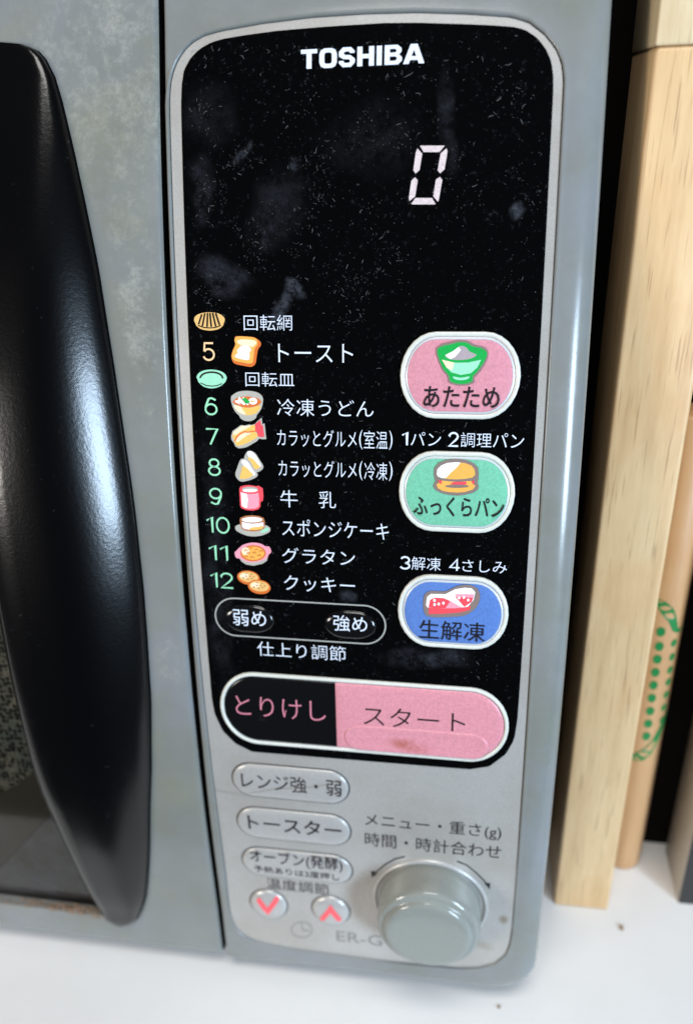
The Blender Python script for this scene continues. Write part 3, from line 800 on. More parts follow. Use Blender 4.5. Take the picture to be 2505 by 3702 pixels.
        ('ink_white', [(18.48,110.79),(18.61,110.64),(18.85,110.53),(19.14,110.47),(19.44,110.45),(19.7,110.49),(19.93,110.58),(20.15,110.73),(20.37,110.92),(20.58,111.14),(20.78,111.37),(20.97,111.62),(21.15,111.89),(21.32,112.18),(21.49,112.49),(21.65,112.81),(21.84,113.18),(22.05,113.6),(22.24,114.02),(22.37,114.38),(22.42,114.63),(22.37,114.76),(22.23,114.8),(22.04,114.78),(21.81,114.69),(21.59,114.56),(21.35,114.35),(21.08,114.06),(20.8,113.73),(20.52,113.4),(20.25,113.13),(19.99,112.92),(19.74,112.76),(19.5,112.61),(19.27,112.45),(19.08,112.24),(18.89,111.97),(18.71,111.65),(18.56,111.32),(18.48,111.02)]),
        ('ink_yellow', [(18.8,112.07),(19.01,112.09),(19.3,112.18),(19.64,112.32),(19.98,112.49),(20.27,112.67),(20.49,112.87),(20.7,113.1),(20.88,113.35),(21.06,113.6),(21.24,113.84),(21.46,114.06),(21.7,114.29),(21.93,114.52),(22.09,114.73),(22.13,114.91),(22.03,115.09),(21.8,115.27),(21.52,115.42),(21.23,115.54),(20.99,115.59),(20.82,115.59),(20.67,115.55),(20.53,115.46),(20.4,115.32),(20.27,115.15),(20.13,114.92),(19.99,114.61),(19.85,114.28),(19.72,113.96),(19.58,113.7),(19.43,113.5),(19.26,113.33),(19.1,113.18),(18.97,113.04),(18.86,112.89),(18.79,112.7),(18.72,112.49),(18.69,112.29),(18.71,112.14)]),
        ('ink_silver', [(16.44,112.96),(16.62,112.75),(16.78,112.65),(16.95,112.62),(17.11,112.63),(17.29,112.64),(17.49,112.66),(17.69,112.71),(17.9,112.78),(18.1,112.88),(18.3,113.0),(18.49,113.13),(18.66,113.27),(18.83,113.44),(19.01,113.65),(19.2,113.89),(19.4,114.21),(19.6,114.58),(19.82,114.98),(20.03,115.37),(20.24,115.71),(20.48,115.99),(20.73,116.24),(20.98,116.47),(21.19,116.68),(21.32,116.88),(21.38,117.07),(21.39,117.24),(21.34,117.4),(21.25,117.56),(21.1,117.72),(20.89,117.9),(20.62,118.08),(20.3,118.27),(19.95,118.44),(19.57,118.61),(19.15,118.77),(18.67,118.93),(18.17,119.08),(17.7,119.2),(17.29,119.29),(16.96,119.33),(16.68,119.35),(16.44,119.34),(16.21,119.28),(15.98,119.19),(15.75,119.03),(15.52,118.83),(15.32,118.58),(15.14,118.33),(14.99,118.1),(14.89,117.89),(14.83,117.68),(14.79,117.47),(14.78,117.25),(14.81,116.99),(14.87,116.69),(14.97,116.38),(15.1,116.05),(15.24,115.68),(15.4,115.3),(15.58,114.84),(15.79,114.31),(16.02,113.78),(16.24,113.31)]),
        ('ink_white', [(16.8,113.32),(16.87,113.18),(17.01,113.07),(17.18,112.98),(17.37,112.93),(17.56,112.93),(17.76,112.97),(17.97,113.04),(18.2,113.16),(18.43,113.32),(18.65,113.54),(18.87,113.83),(19.08,114.2),(19.29,114.6),(19.5,115.0),(19.7,115.35),(19.92,115.68),(20.16,116.0),(20.39,116.3),(20.57,116.57),(20.67,116.81),(20.67,117.02),(20.61,117.2),(20.49,117.36),(20.34,117.45),(20.18,117.47),(20.0,117.4),(19.79,117.26),(19.57,117.06),(19.33,116.82),(19.09,116.58),(18.84,116.3),(18.58,115.97),(18.31,115.63),(18.06,115.3),(17.85,115.04),(17.66,114.85),(17.5,114.71),(17.36,114.59),(17.24,114.47),(17.13,114.32),(17.02,114.13),(16.92,113.91),(16.83,113.69),(16.79,113.48)]),
        ('ink_yellow', [(17.11,114.69),(17.3,114.63),(17.52,114.69),(17.75,114.84),(17.99,115.03),(18.21,115.21),(18.43,115.41),(18.66,115.65),(18.88,115.9),(19.09,116.16),(19.29,116.39),(19.49,116.58),(19.7,116.76),(19.89,116.94),(20.0,117.11),(20.0,117.29),(19.84,117.49),(19.57,117.71),(19.22,117.92),(18.83,118.12),(18.46,118.27),(18.07,118.38),(17.63,118.47),(17.18,118.53),(16.78,118.56),(16.48,118.57),(16.28,118.55),(16.14,118.51),(16.07,118.44),(16.04,118.32),(16.03,118.16),(16.05,117.94),(16.13,117.66),(16.23,117.34),(16.35,117.0),(16.47,116.66),(16.58,116.25),(16.69,115.78),(16.81,115.32),(16.95,114.93)]),
    ],
    'mug_picture': [
        ('ink_red', [(15.73,121.54),(16.09,120.87),(17.24,120.46),(18.56,120.32),(20.06,120.46),(20.8,120.62),(21.47,120.37),(22.7,121.12),(22.8,123.47),(22.61,124.8),(21.89,125.3),(21.79,126.63),(21.19,127.42),(19.56,127.91),(17.67,127.84),(16.08,127.32),(15.74,126.57),(15.73,123.72)]),
        ('ink_pink', [(16.16,122.47),(17.14,122.82),(18.83,122.95),(20.34,122.8),(21.38,122.48),(21.5,124.46),(21.36,126.65),(20.16,127.26),(18.45,127.47),(16.95,127.1),(16.21,126.55)]),
        ('ink_white', [(16.16,122.47),(17.14,122.82),(17.89,122.93),(18.19,124.58),(17.79,127.26),(16.95,127.1),(16.21,126.55)]),
        ('ink_silver', [(21.19,121.41),(21.13,121.56),(20.95,121.71),(20.67,121.85),(20.31,121.97),(19.87,122.06),(19.38,122.13),(18.86,122.16),(18.35,122.16),(17.86,122.13),(17.43,122.06),(17.07,121.97),(16.8,121.85),(16.63,121.71),(16.58,121.56),(16.65,121.41),(16.82,121.26),(17.1,121.12),(17.47,121.0),(17.92,120.91),(18.41,120.84),(18.92,120.81),(19.43,120.81),(19.91,120.84),(20.35,120.91),(20.71,121.0),(20.98,121.12),(21.14,121.26)]),
        ('ink_white', [(21.18,121.83),(21.11,121.94),(20.94,122.05),(20.67,122.15),(20.31,122.24),(19.88,122.32),(19.4,122.37),(18.9,122.4),(18.4,122.4),(17.92,122.38),(17.49,122.34),(17.14,122.27),(16.87,122.19),(16.71,122.09),(16.66,121.98),(16.72,121.87),(16.89,121.76),(17.16,121.66),(17.53,121.57),(17.96,121.5),(18.44,121.45),(18.94,121.42),(19.44,121.41),(19.92,121.43),(20.34,121.48),(20.7,121.54),(20.96,121.63),(21.12,121.72)]),
    ],
    'cake_picture': [
        ('ink_silver', [(13.91,133.5),(13.91,133.36),(13.92,133.22),(13.96,133.08),(14.03,132.94),(14.17,132.81),(14.33,132.68),(14.52,132.56),(14.76,132.44),(15.09,132.34),(15.53,132.24),(16.14,132.15),(16.89,132.06),(17.71,131.99),(18.55,131.94),(19.33,131.91),(20.09,131.92),(20.87,131.96),(21.62,132.01),(22.3,132.08),(22.86,132.16),(23.28,132.25),(23.59,132.35),(23.82,132.46),(24.0,132.59),(24.16,132.73),(24.3,132.89),(24.4,133.06),(24.47,133.25),(24.49,133.44),(24.48,133.62),(24.44,133.78),(24.37,133.94),(24.26,134.1),(24.1,134.27),(23.87,134.44),(23.56,134.62),(23.18,134.83),(22.74,135.03),(22.29,135.22),(21.84,135.38),(21.41,135.5),(20.96,135.6),(20.51,135.69),(20.05,135.75),(19.6,135.78),(19.15,135.8),(18.7,135.79),(18.25,135.76),(17.81,135.7),(17.38,135.63),(16.95,135.52),(16.53,135.39),(16.12,135.23),(15.74,135.07),(15.4,134.92),(15.1,134.77),(14.82,134.62),(14.58,134.46),(14.38,134.31),(14.21,134.17),(14.08,134.03),(14.0,133.9),(13.94,133.77),(13.92,133.63)]),
        ('ink_mint', [(21.56,134.2),(21.77,133.99),(22.13,133.72),(22.55,133.42),(22.95,133.16),(23.27,132.99),(23.5,132.91),(23.7,132.9),(23.86,132.93),(23.97,132.99),(24.04,133.07),(24.06,133.19),(24.03,133.35),(23.96,133.53),(23.84,133.72),(23.68,133.88),(23.42,134.03),(23.08,134.19),(22.71,134.34),(22.37,134.45),(22.1,134.51),(21.89,134.52),(21.7,134.5),(21.56,134.43),(21.51,134.33)]),
        ('ink_brown', [(15.42,131.06),(15.63,130.26),(17.22,129.58),(19.22,129.31),(21.2,129.48),(22.61,130.04),(22.89,130.87),(22.9,132.44),(22.6,133.25),(21.24,133.98),(19.22,134.3),(17.23,134.15),(15.91,133.64),(15.58,132.52)]),
        ('ink_white', [(22.24,130.56),(22.15,130.74),(21.92,130.92),(21.55,131.09),(21.06,131.24),(20.47,131.36),(19.81,131.45),(19.13,131.49),(18.44,131.5),(17.79,131.47),(17.21,131.4),(16.72,131.29),(16.36,131.15),(16.14,130.98),(16.07,130.81),(16.16,130.62),(16.39,130.44),(16.77,130.27),(17.27,130.13),(17.86,130.01),(18.51,129.92),(19.2,129.87),(19.88,129.87),(20.53,129.9),(21.11,129.97),(21.59,130.08),(21.95,130.22),(22.17,130.38)]),
        ('ink_white', [(16.07,131.43),(17.23,131.72),(19.11,131.9),(21.11,131.67),(22.45,131.28),(22.51,132.68),(21.93,133.39),(20.14,133.78),(18.36,133.77),(16.59,133.5),(16.06,132.95)]),
        ('ink_yellow', [(18.15,133.43),(19.28,132.93),(21.07,132.75),(21.97,132.37),(22.49,132.63),(21.93,133.39),(20.14,133.78),(18.36,133.77)]),
    ],
    'gratin_picture': [
        ('ink_silver', [(14.56,142.45),(23.35,142.03),(23.07,143.2),(21.69,144.2),(18.84,144.99),(16.59,144.69),(15.28,143.82)]),
        ('ink_rose', [(13.4,140.99),(13.47,140.86),(13.58,140.75),(13.71,140.66),(13.86,140.56),(13.99,140.44),(14.11,140.31),(14.23,140.17),(14.35,140.02),(14.51,139.85),(14.71,139.66),(14.96,139.43),(15.25,139.17),(15.57,138.9),(15.94,138.65),(16.35,138.43),(16.83,138.23),(17.38,138.05),(17.96,137.9),(18.53,137.78),(19.07,137.71),(19.57,137.69),(20.07,137.72),(20.55,137.78),(21.0,137.87),(21.4,137.97),(21.75,138.09),(22.05,138.26),(22.32,138.43),(22.57,138.59),(22.82,138.7),(23.07,138.74),(23.31,138.72),(23.54,138.69),(23.74,138.69),(23.93,138.77),(24.08,138.95),(24.23,139.2),(24.34,139.49),(24.43,139.77),(24.49,140.01),(24.5,140.18),(24.48,140.34),(24.43,140.47),(24.37,140.59),(24.29,140.71),(24.2,140.81),(24.09,140.9),(23.96,140.98),(23.83,141.07),(23.72,141.2),(23.63,141.36),(23.56,141.54),(23.49,141.74),(23.39,141.95),(23.23,142.15),(23.02,142.35),(22.77,142.55),(22.48,142.76),(22.13,142.96),(21.73,143.15),(21.24,143.34),(20.66,143.53),(20.05,143.7),(19.44,143.84),(18.89,143.93),(18.39,143.97),(17.91,143.96),(17.45,143.91),(17.03,143.84),(16.64,143.75),(16.3,143.63),(16.01,143.47),(15.74,143.29),(15.48,143.13),(15.21,143.0),(14.92,142.93),(14.62,142.9),(14.33,142.88),(14.08,142.85),(13.87,142.78),(13.72,142.67),(13.62,142.53),(13.55,142.38),(13.5,142.22),(13.45,142.04),(13.41,141.84),(13.38,141.62),(13.36,141.39),(13.36,141.18)]),
        ('ink_rust', [(22.84,140.87),(22.72,141.44),(22.41,141.98),(21.93,142.49),(21.3,142.92),(20.55,143.26),(19.72,143.49),(18.85,143.6),(17.98,143.58),(17.17,143.43),(16.45,143.16),(15.85,142.79),(15.41,142.33),(15.15,141.8),(15.08,141.24),(15.21,140.67),(15.52,140.12),(16.01,139.62),(16.64,139.19),(17.39,138.86),(18.22,138.63),(19.09,138.53),(19.94,138.55),(20.75,138.7),(21.47,138.97),(22.06,139.34),(22.5,139.79),(22.76,140.31)]),
        ('ink_orange', [(22.37,140.89),(22.26,141.36),(22.0,141.81),(21.58,142.23),(21.03,142.59),(20.38,142.87),(19.66,143.06),(18.9,143.15),(18.15,143.13),(17.44,143.01),(16.81,142.79),(16.29,142.49),(15.91,142.11),(15.68,141.68),(15.62,141.21),(15.73,140.74),(16.0,140.29),(16.43,139.88),(16.98,139.52),(17.63,139.24),(18.35,139.06),(19.1,138.97),(19.85,138.99),(20.55,139.11),(21.17,139.32),(21.69,139.63),(22.07,140.0),(22.3,140.43)]),
        ('ink_cream', [(17.88,140.43),(17.83,140.71),(17.73,140.97),(17.58,141.21),(17.38,141.41),(17.15,141.57),(16.9,141.67),(16.63,141.71),(16.37,141.69),(16.12,141.62),(15.91,141.48),(15.73,141.3),(15.6,141.07),(15.52,140.82),(15.51,140.55),(15.55,140.27),(15.65,140.01),(15.81,139.77),(16.0,139.57),(16.24,139.42),(16.49,139.32),(16.75,139.27),(17.02,139.29),(17.26,139.37),(17.48,139.5),(17.65,139.69),(17.78,139.91),(17.86,140.16)]),
        ('ink_rust', [(16.49,140.44),(16.56,140.29),(16.72,140.19),(16.92,140.18),(17.07,140.26),(17.12,140.41),(17.22,140.48),(17.34,140.42),(17.36,140.29),(17.26,140.06),(17.0,139.92),(16.67,139.94),(16.39,140.1),(16.27,140.34),(16.28,140.47),(16.39,140.52)]),
        ('ink_rust', [(18.1,139.72),(18.17,139.57),(18.32,139.48),(18.53,139.47),(18.68,139.55),(18.73,139.69),(18.83,139.76),(18.94,139.71),(18.96,139.58),(18.87,139.35),(18.6,139.21),(18.28,139.23),(17.99,139.39),(17.88,139.63),(17.89,139.76),(18.0,139.8)]),
        ('ink_rust', [(19.71,140.05),(19.78,139.9),(19.93,139.81),(20.14,139.8),(20.28,139.88),(20.34,140.02),(20.43,140.09),(20.55,140.04),(20.57,139.91),(20.48,139.68),(20.21,139.54),(19.88,139.56),(19.6,139.72),(19.49,139.96),(19.5,140.09),(19.61,140.13)]),
        ('ink_rust', [(21.15,140.45),(21.22,140.3),(21.37,140.2),(21.57,140.19),(21.72,140.27),(21.77,140.42),(21.87,140.49),(21.98,140.43),(22.0,140.3),(21.91,140.08),(21.64,139.94),(21.32,139.95),(21.04,140.11),(20.93,140.35),(20.93,140.48),(21.04,140.53)]),
        ('ink_rust', [(17.3,141.29),(17.37,141.14),(17.52,141.05),(17.72,141.04),(17.87,141.11),(17.93,141.26),(18.02,141.33),(18.14,141.27),(18.16,141.15),(18.07,140.92),(17.8,140.78),(17.47,140.79),(17.19,140.96),(17.07,141.2),(17.08,141.32),(17.19,141.37)]),
        ('ink_rust', [(19.03,141.01),(19.1,140.86),(19.25,140.77),(19.45,140.76),(19.6,140.83),(19.66,140.98),(19.75,141.05),(19.87,140.99),(19.89,140.87),(19.79,140.64),(19.53,140.5),(19.2,140.51),(18.92,140.68),(18.81,140.92),(18.81,141.04),(18.92,141.09)]),
        ('ink_rust', [(16.51,142.35),(16.58,142.2),(16.74,142.11),(16.94,142.1),(17.09,142.17),(17.14,142.32),(17.24,142.39),(17.35,142.33),(17.37,142.21),(17.28,141.98),(17.01,141.84),(16.69,141.85),(16.4,142.02),(16.29,142.26),(16.3,142.39),(16.41,142.43)]),
        ('ink_rust', [(18.36,142.47),(18.43,142.32),(18.59,142.23),(18.79,142.22),(18.94,142.29),(18.99,142.44),(19.09,142.51),(19.2,142.45),(19.22,142.33),(19.13,142.1),(18.86,141.96),(18.54,141.97),(18.25,142.14),(18.14,142.38),(18.15,142.51),(18.26,142.55)]),
        ('ink_rust', [(20.58,141.8),(20.65,141.65),(20.8,141.56),(21.01,141.55),(21.16,141.63),(21.21,141.77),(21.31,141.85),(21.42,141.79),(21.44,141.66),(21.35,141.43),(21.08,141.29),(20.76,141.31),(20.47,141.47),(20.36,141.71),(20.37,141.84),(20.48,141.89)]),
    ],
    'cookie_picture': [
        ('ink_rust', [(20.59,149.37),(20.39,149.85),(20.04,150.3),(19.54,150.67),(18.92,150.96),(18.21,151.14),(17.45,151.22),(16.68,151.17),(15.92,151.02),(15.24,150.75),(14.64,150.4),(14.18,149.97),(13.87,149.48),(13.72,148.97),(13.74,148.46),(13.94,147.97),(14.3,147.53),(14.8,147.16),(15.42,146.88),(16.13,146.7),(16.89,146.63),(17.66,146.67),(18.4,146.83),(19.09,147.09),(19.68,147.44),(20.14,147.87),(20.46,148.35),(20.61,148.85)]),
        ('ink_tan', [(20.11,148.95),(19.97,149.31),(19.69,149.64),(19.29,149.91),(18.77,150.13),(18.18,150.27),(17.54,150.34),(16.88,150.32),(16.23,150.22),(15.63,150.04),(15.11,149.79),(14.7,149.48),(14.4,149.14),(14.25,148.77),(14.25,148.4),(14.39,148.04),(14.67,147.72),(15.08,147.44),(15.59,147.22),(16.18,147.08),(16.82,147.02),(17.48,147.04),(18.13,147.14),(18.72,147.32),(19.24,147.57),(19.66,147.87),(19.95,148.21),(20.1,148.58)]),
        ('ink_cream', [(17.31,148.31),(17.27,148.5),(17.16,148.69),(16.99,148.86),(16.77,149.01),(16.5,149.13),(16.21,149.21),(15.9,149.24),(15.6,149.24),(15.31,149.19),(15.06,149.1),(14.85,148.98),(14.69,148.82),(14.6,148.65),(14.58,148.46),(14.62,148.26),(14.73,148.08),(14.91,147.91),(15.13,147.76),(15.4,147.64),(15.69,147.57),(15.99,147.53),(16.3,147.53),(16.58,147.58),(16.83,147.67),(17.04,147.79),(17.2,147.95),(17.29,148.12)]),
        ('ink_brown', [(16.86,147.51),(16.76,147.65),(16.55,147.71),(16.34,147.67),(16.27,147.54),(16.36,147.4),(16.57,147.33),(16.78,147.38)]),
        ('ink_brown', [(18.43,147.66),(18.34,147.8),(18.13,147.87),(17.92,147.82),(17.84,147.69),(17.94,147.55),(18.15,147.49),(18.36,147.53)]),
        ('ink_brown', [(16.81,148.46),(16.71,148.6),(16.5,148.66),(16.29,148.62),(16.22,148.49),(16.31,148.35),(16.52,148.28),(16.73,148.33)]),
        ('ink_brown', [(17.94,148.4),(17.85,148.54),(17.64,148.6),(17.43,148.56),(17.35,148.43),(17.45,148.29),(17.66,148.22),(17.87,148.27)]),
        ('ink_brown', [(19.19,148.45),(19.1,148.59),(18.88,148.66),(18.68,148.61),(18.6,148.48),(18.69,148.34),(18.9,148.28),(19.11,148.32)]),
        ('ink_brown', [(15.87,148.98),(15.78,149.12),(15.56,149.19),(15.36,149.15),(15.28,149.02),(15.37,148.88),(15.58,148.81),(15.79,148.85)]),
        ('ink_brown', [(17.33,149.32),(17.24,149.46),(17.02,149.53),(16.82,149.48),(16.74,149.35),(16.83,149.21),(17.04,149.15),(17.25,149.19)]),
        ('ink_brown', [(18.48,149.02),(18.39,149.16),(18.18,149.23),(17.97,149.18),(17.89,149.05),(17.98,148.91),(18.19,148.85),(18.4,148.89)]),
        ('ink_rust', [(23.8,152.11),(23.61,152.6),(23.25,153.05),(22.76,153.43),(22.14,153.72),(21.43,153.9),(20.67,153.98),(19.9,153.93),(19.14,153.78),(18.45,153.51),(17.86,153.16),(17.4,152.72),(17.08,152.24),(16.93,151.73),(16.96,151.21),(17.15,150.72),(17.51,150.27),(18.01,149.9),(18.63,149.61),(19.33,149.43),(20.09,149.36),(20.86,149.4),(21.61,149.56),(22.29,149.82),(22.88,150.17),(23.35,150.6),(23.66,151.08),(23.82,151.59)]),
        ('ink_tan', [(23.32,151.69),(23.18,152.05),(22.9,152.38),(22.5,152.66),(21.99,152.88),(21.4,153.03),(20.76,153.09),(20.09,153.07),(19.45,152.97),(18.85,152.79),(18.33,152.54),(17.91,152.24),(17.62,151.89),(17.46,151.52),(17.46,151.15),(17.6,150.79),(17.88,150.46),(18.29,150.18),(18.8,149.96),(19.39,149.82),(20.03,149.75),(20.69,149.77),(21.33,149.88),(21.93,150.06),(22.45,150.3),(22.86,150.61),(23.16,150.95),(23.31,151.32)]),
        ('ink_cream', [(20.52,151.05),(20.48,151.25),(20.37,151.44),(20.2,151.61),(19.98,151.76),(19.71,151.87),(19.42,151.95),(19.12,151.99),(18.81,151.99),(18.53,151.94),(18.27,151.85),(18.06,151.73),(17.91,151.57),(17.81,151.4),(17.79,151.21),(17.83,151.01),(17.95,150.82),(18.12,150.65),(18.34,150.5),(18.6,150.39),(18.9,150.31),(19.2,150.27),(19.5,150.27),(19.79,150.32),(20.04,150.41),(20.25,150.53),(20.41,150.69),(20.5,150.86)]),
        ('ink_brown', [(20.06,150.24),(19.97,150.38),(19.76,150.45),(19.55,150.41),(19.47,150.28),(19.57,150.14),(19.78,150.07),(19.98,150.11)]),
        ('ink_brown', [(21.64,150.4),(21.55,150.54),(21.34,150.6),(21.13,150.56),(21.05,150.43),(21.14,150.29),(21.36,150.22),(21.56,150.27)]),
        ('ink_brown', [(20.02,151.2),(19.92,151.34),(19.71,151.41),(19.51,151.37),(19.43,151.23),(19.52,151.09),(19.73,151.03),(19.94,151.07)]),
        ('ink_brown', [(21.15,151.14),(21.06,151.28),(20.85,151.35),(20.64,151.3),(20.56,151.17),(20.66,151.03),(20.87,150.96),(21.07,151.01)]),
        ('ink_brown', [(22.4,151.19),(22.31,151.33),(22.09,151.4),(21.89,151.35),(21.81,151.22),(21.9,151.08),(22.11,151.01),(22.32,151.06)]),
        ('ink_brown', [(19.08,151.73),(18.99,151.87),(18.78,151.94),(18.57,151.9),(18.49,151.76),(18.58,151.62),(18.8,151.56),(19.0,151.6)]),
        ('ink_brown', [(20.54,152.07),(20.45,152.21),(20.24,152.28),(20.03,152.23),(19.95,152.1),(20.04,151.96),(20.26,151.89),(20.46,151.94)]),
        ('ink_brown', [(21.69,151.77),(21.6,151.91),(21.39,151.97),(21.18,151.93),(21.1,151.8),(21.19,151.66),(21.41,151.59),(21.61,151.63)]),
    ],
    'bowl_picture': [
        ('ink_taupe', [(71.07,82.15),(71.15,81.61),(71.41,81.19),(71.76,80.88),(72.16,80.63),(72.54,80.4),(72.9,80.22),(73.28,80.11),(73.68,80.04),(74.1,79.98),(74.54,79.89),(75.01,79.77),(75.51,79.64),(76.02,79.5),(76.53,79.4),(77.04,79.34),(77.56,79.33),(78.09,79.37),(78.62,79.43),(79.11,79.52),(79.55,79.62),(79.91,79.76),(80.19,79.94),(80.45,80.13),(80.73,80.32),(81.08,80.48),(81.55,80.61),(82.09,80.7),(82.65,80.79),(83.17,80.91),(83.6,81.09),(83.93,81.31),(84.2,81.58),(84.41,81.88),(84.56,82.21),(84.65,82.56),(84.69,82.95),(84.66,83.38),(84.57,83.83),(84.43,84.31),(84.25,84.8),(83.99,85.34),(83.66,85.94),(83.29,86.54),(82.92,87.1),(82.6,87.56),(82.32,87.91),(82.04,88.17),(81.78,88.38),(81.56,88.59),(81.39,88.83),(81.33,89.13),(81.37,89.46),(81.43,89.79),(81.4,90.09),(81.2,90.35),(80.78,90.57),(80.21,90.76),(79.55,90.92),(78.85,91.03),(78.18,91.07),(77.49,91.05),(76.74,90.97),(76.0,90.83),(75.35,90.65),(74.86,90.43),(74.58,90.15),(74.48,89.81),(74.46,89.44),(74.43,89.05),(74.3,88.66),(74.05,88.31),(73.74,88.0),(73.4,87.65),(73.05,87.22),(72.71,86.66),(72.34,85.87),(71.91,84.9),(71.5,83.87),(71.2,82.92)]),
        ('ink_green', [(71.45,82.15),(71.53,81.7),(71.75,81.4),(72.08,81.2),(72.45,81.05),(72.81,80.9),(73.16,80.76),(73.55,80.66),(73.96,80.59),(74.38,80.52),(74.81,80.44),(75.25,80.32),(75.7,80.19),(76.16,80.06),(76.62,79.95),(77.06,79.88),(77.48,79.85),(77.9,79.85),(78.31,79.87),(78.7,79.92),(79.07,80.0),(79.39,80.13),(79.66,80.3),(79.94,80.49),(80.23,80.69),(80.6,80.86),(81.06,80.98),(81.6,81.09),(82.15,81.19),(82.68,81.31),(83.12,81.46),(83.47,81.63),(83.79,81.82),(84.05,82.04),(84.24,82.28),(84.36,82.57),(84.39,82.89),(84.34,83.26),(84.23,83.66),(84.07,84.09),(83.86,84.56),(83.58,85.08),(83.21,85.68),(82.81,86.28),(82.42,86.85),(82.09,87.32),(81.82,87.67),(81.57,87.93),(81.35,88.14),(81.16,88.35),(81.0,88.59),(80.93,88.87),(80.92,89.17),(80.93,89.46),(80.87,89.74),(80.68,89.98),(80.32,90.19),(79.85,90.38),(79.31,90.54),(78.73,90.65),(78.17,90.69),(77.57,90.66),(76.91,90.58),(76.26,90.44),(75.68,90.26),(75.23,90.04),(74.97,89.78),(74.86,89.48),(74.81,89.13),(74.75,88.77),(74.59,88.4),(74.33,88.06),(74.01,87.74),(73.65,87.38),(73.29,86.95),(72.96,86.4),(72.6,85.65),(72.21,84.72),(71.84,83.74),(71.56,82.84)]),
        ('ink_lightgrey', [(73.58,83.26),(73.78,83.04),(74.17,82.82),(74.67,82.59),(75.18,82.36),(75.62,82.12),(75.99,81.86),(76.34,81.56),(76.68,81.27),(77.02,81.03),(77.34,80.87),(77.66,80.81),(77.98,80.82),(78.29,80.88),(78.59,80.98),(78.85,81.11),(79.08,81.28),(79.27,81.51),(79.45,81.75),(79.65,82.0),(79.9,82.22),(80.26,82.41),(80.71,82.58),(81.16,82.74),(81.52,82.91),(81.68,83.08),(81.61,83.27),(81.38,83.48),(81.03,83.69),(80.62,83.88),(80.21,84.04),(79.78,84.16),(79.3,84.25),(78.78,84.32),(78.24,84.37),(77.71,84.4),(77.15,84.42),(76.55,84.42),(75.95,84.4),(75.4,84.34),(74.93,84.25),(74.51,84.11),(74.12,83.92),(73.81,83.71),(73.61,83.48)]),
        ('ink_white', [(73.58,83.26),(75.62,82.12),(76.97,81.07),(77.62,81.86),(76.17,83.62),(74.93,84.25)]),
        ('ink_mint', [(72.73,84.39),(76.22,85.12),(79.74,85.04),(82.93,84.31),(82.05,86.32),(80.35,87.84),(77.84,88.32),(75.28,87.64),(73.98,86.39)]),
        ('ink_cream', [(72.73,84.39),(75.96,85.12),(75.52,87.13),(73.98,86.39)]),
        ('ink_mint', [(75.77,88.72),(76.02,88.72),(76.41,88.79),(76.89,88.89),(77.4,88.97),(77.86,89.0),(78.33,88.95),(78.83,88.86),(79.32,88.75),(79.73,88.66),(80.0,88.65),(80.1,88.72),(80.09,88.85),(79.99,89.02),(79.83,89.18),(79.64,89.31),(79.42,89.41),(79.14,89.51),(78.81,89.59),(78.47,89.65),(78.14,89.68),(77.78,89.68),(77.39,89.65),(76.99,89.6),(76.64,89.53),(76.35,89.45),(76.12,89.32),(75.91,89.14),(75.75,88.96),(75.7,88.81)]),
    ],
    'burger_picture': [
        ('ink_taupe', [(71.36,115.01),(71.52,113.43),(72.63,112.03),(74.51,111.2),(77.16,110.83),(79.9,111.0),(81.91,111.77),(83.18,113.0),(83.45,114.64),(83.39,116.21),(83.23,117.0),(83.56,118.17),(83.41,119.17),(82.11,120.1),(80.23,120.66),(78.04,121.04),(75.55,120.93),(73.32,120.41),(71.76,119.56),(71.25,118.58),(71.43,117.78),(71.84,117.17),(71.58,116.19)]),
        ('ink_orange', [(72.18,115.18),(72.29,113.8),(73.31,112.7),(74.91,111.97),(77.37,111.68),(79.65,111.88),(81.37,112.46),(82.35,113.6),(82.55,115.06),(81.77,115.87),(79.8,116.28),(77.71,116.49),(75.42,116.46),(73.5,116.23),(72.43,115.77)]),
        ('ink_white', [(72.18,115.18),(72.29,113.8),(73.31,112.7),(74.91,111.97),(77.37,111.68),(78.51,111.77),(77.6,113.06),(76.13,114.47),(74.65,116.19),(73.5,116.23),(72.43,115.77)]),
        ('ink_orange', [(72.15,118.05),(73.52,116.92),(75.44,117.06),(77.92,117.17),(80.2,116.9),(81.52,116.76),(82.71,118.2),(82.08,119.11),(80.2,119.87),(78.02,120.19),(75.52,120.13),(73.78,119.79),(72.51,119.04)]),
        ('ink_red', [(75.84,117.83),(76.78,117.21),(80.2,117.0),(80.32,117.79),(78.24,118.15)]),
        ('ink_red', [(72.6,116.85),(73.61,116.92),(73.54,117.91),(72.96,117.73)]),
        ('ink_red', [(81.62,117.05),(82.17,116.55),(82.48,117.03),(82.22,117.82)]),
        ('ink_taupe', [(81.0,118.26),(80.93,118.36),(80.69,118.47),(80.31,118.57),(79.8,118.65),(79.19,118.73),(78.5,118.79),(77.78,118.82),(77.06,118.83),(76.37,118.82),(75.75,118.79),(75.24,118.73),(74.85,118.66),(74.6,118.57),(74.52,118.47),(74.6,118.37),(74.83,118.26),(75.22,118.16),(75.73,118.08),(76.35,118.0),(77.03,117.95),(77.75,117.91),(78.48,117.9),(79.16,117.91),(79.78,117.94),(80.29,118.0),(80.68,118.07),(80.92,118.16)]),
    ],
    'meat_picture': [
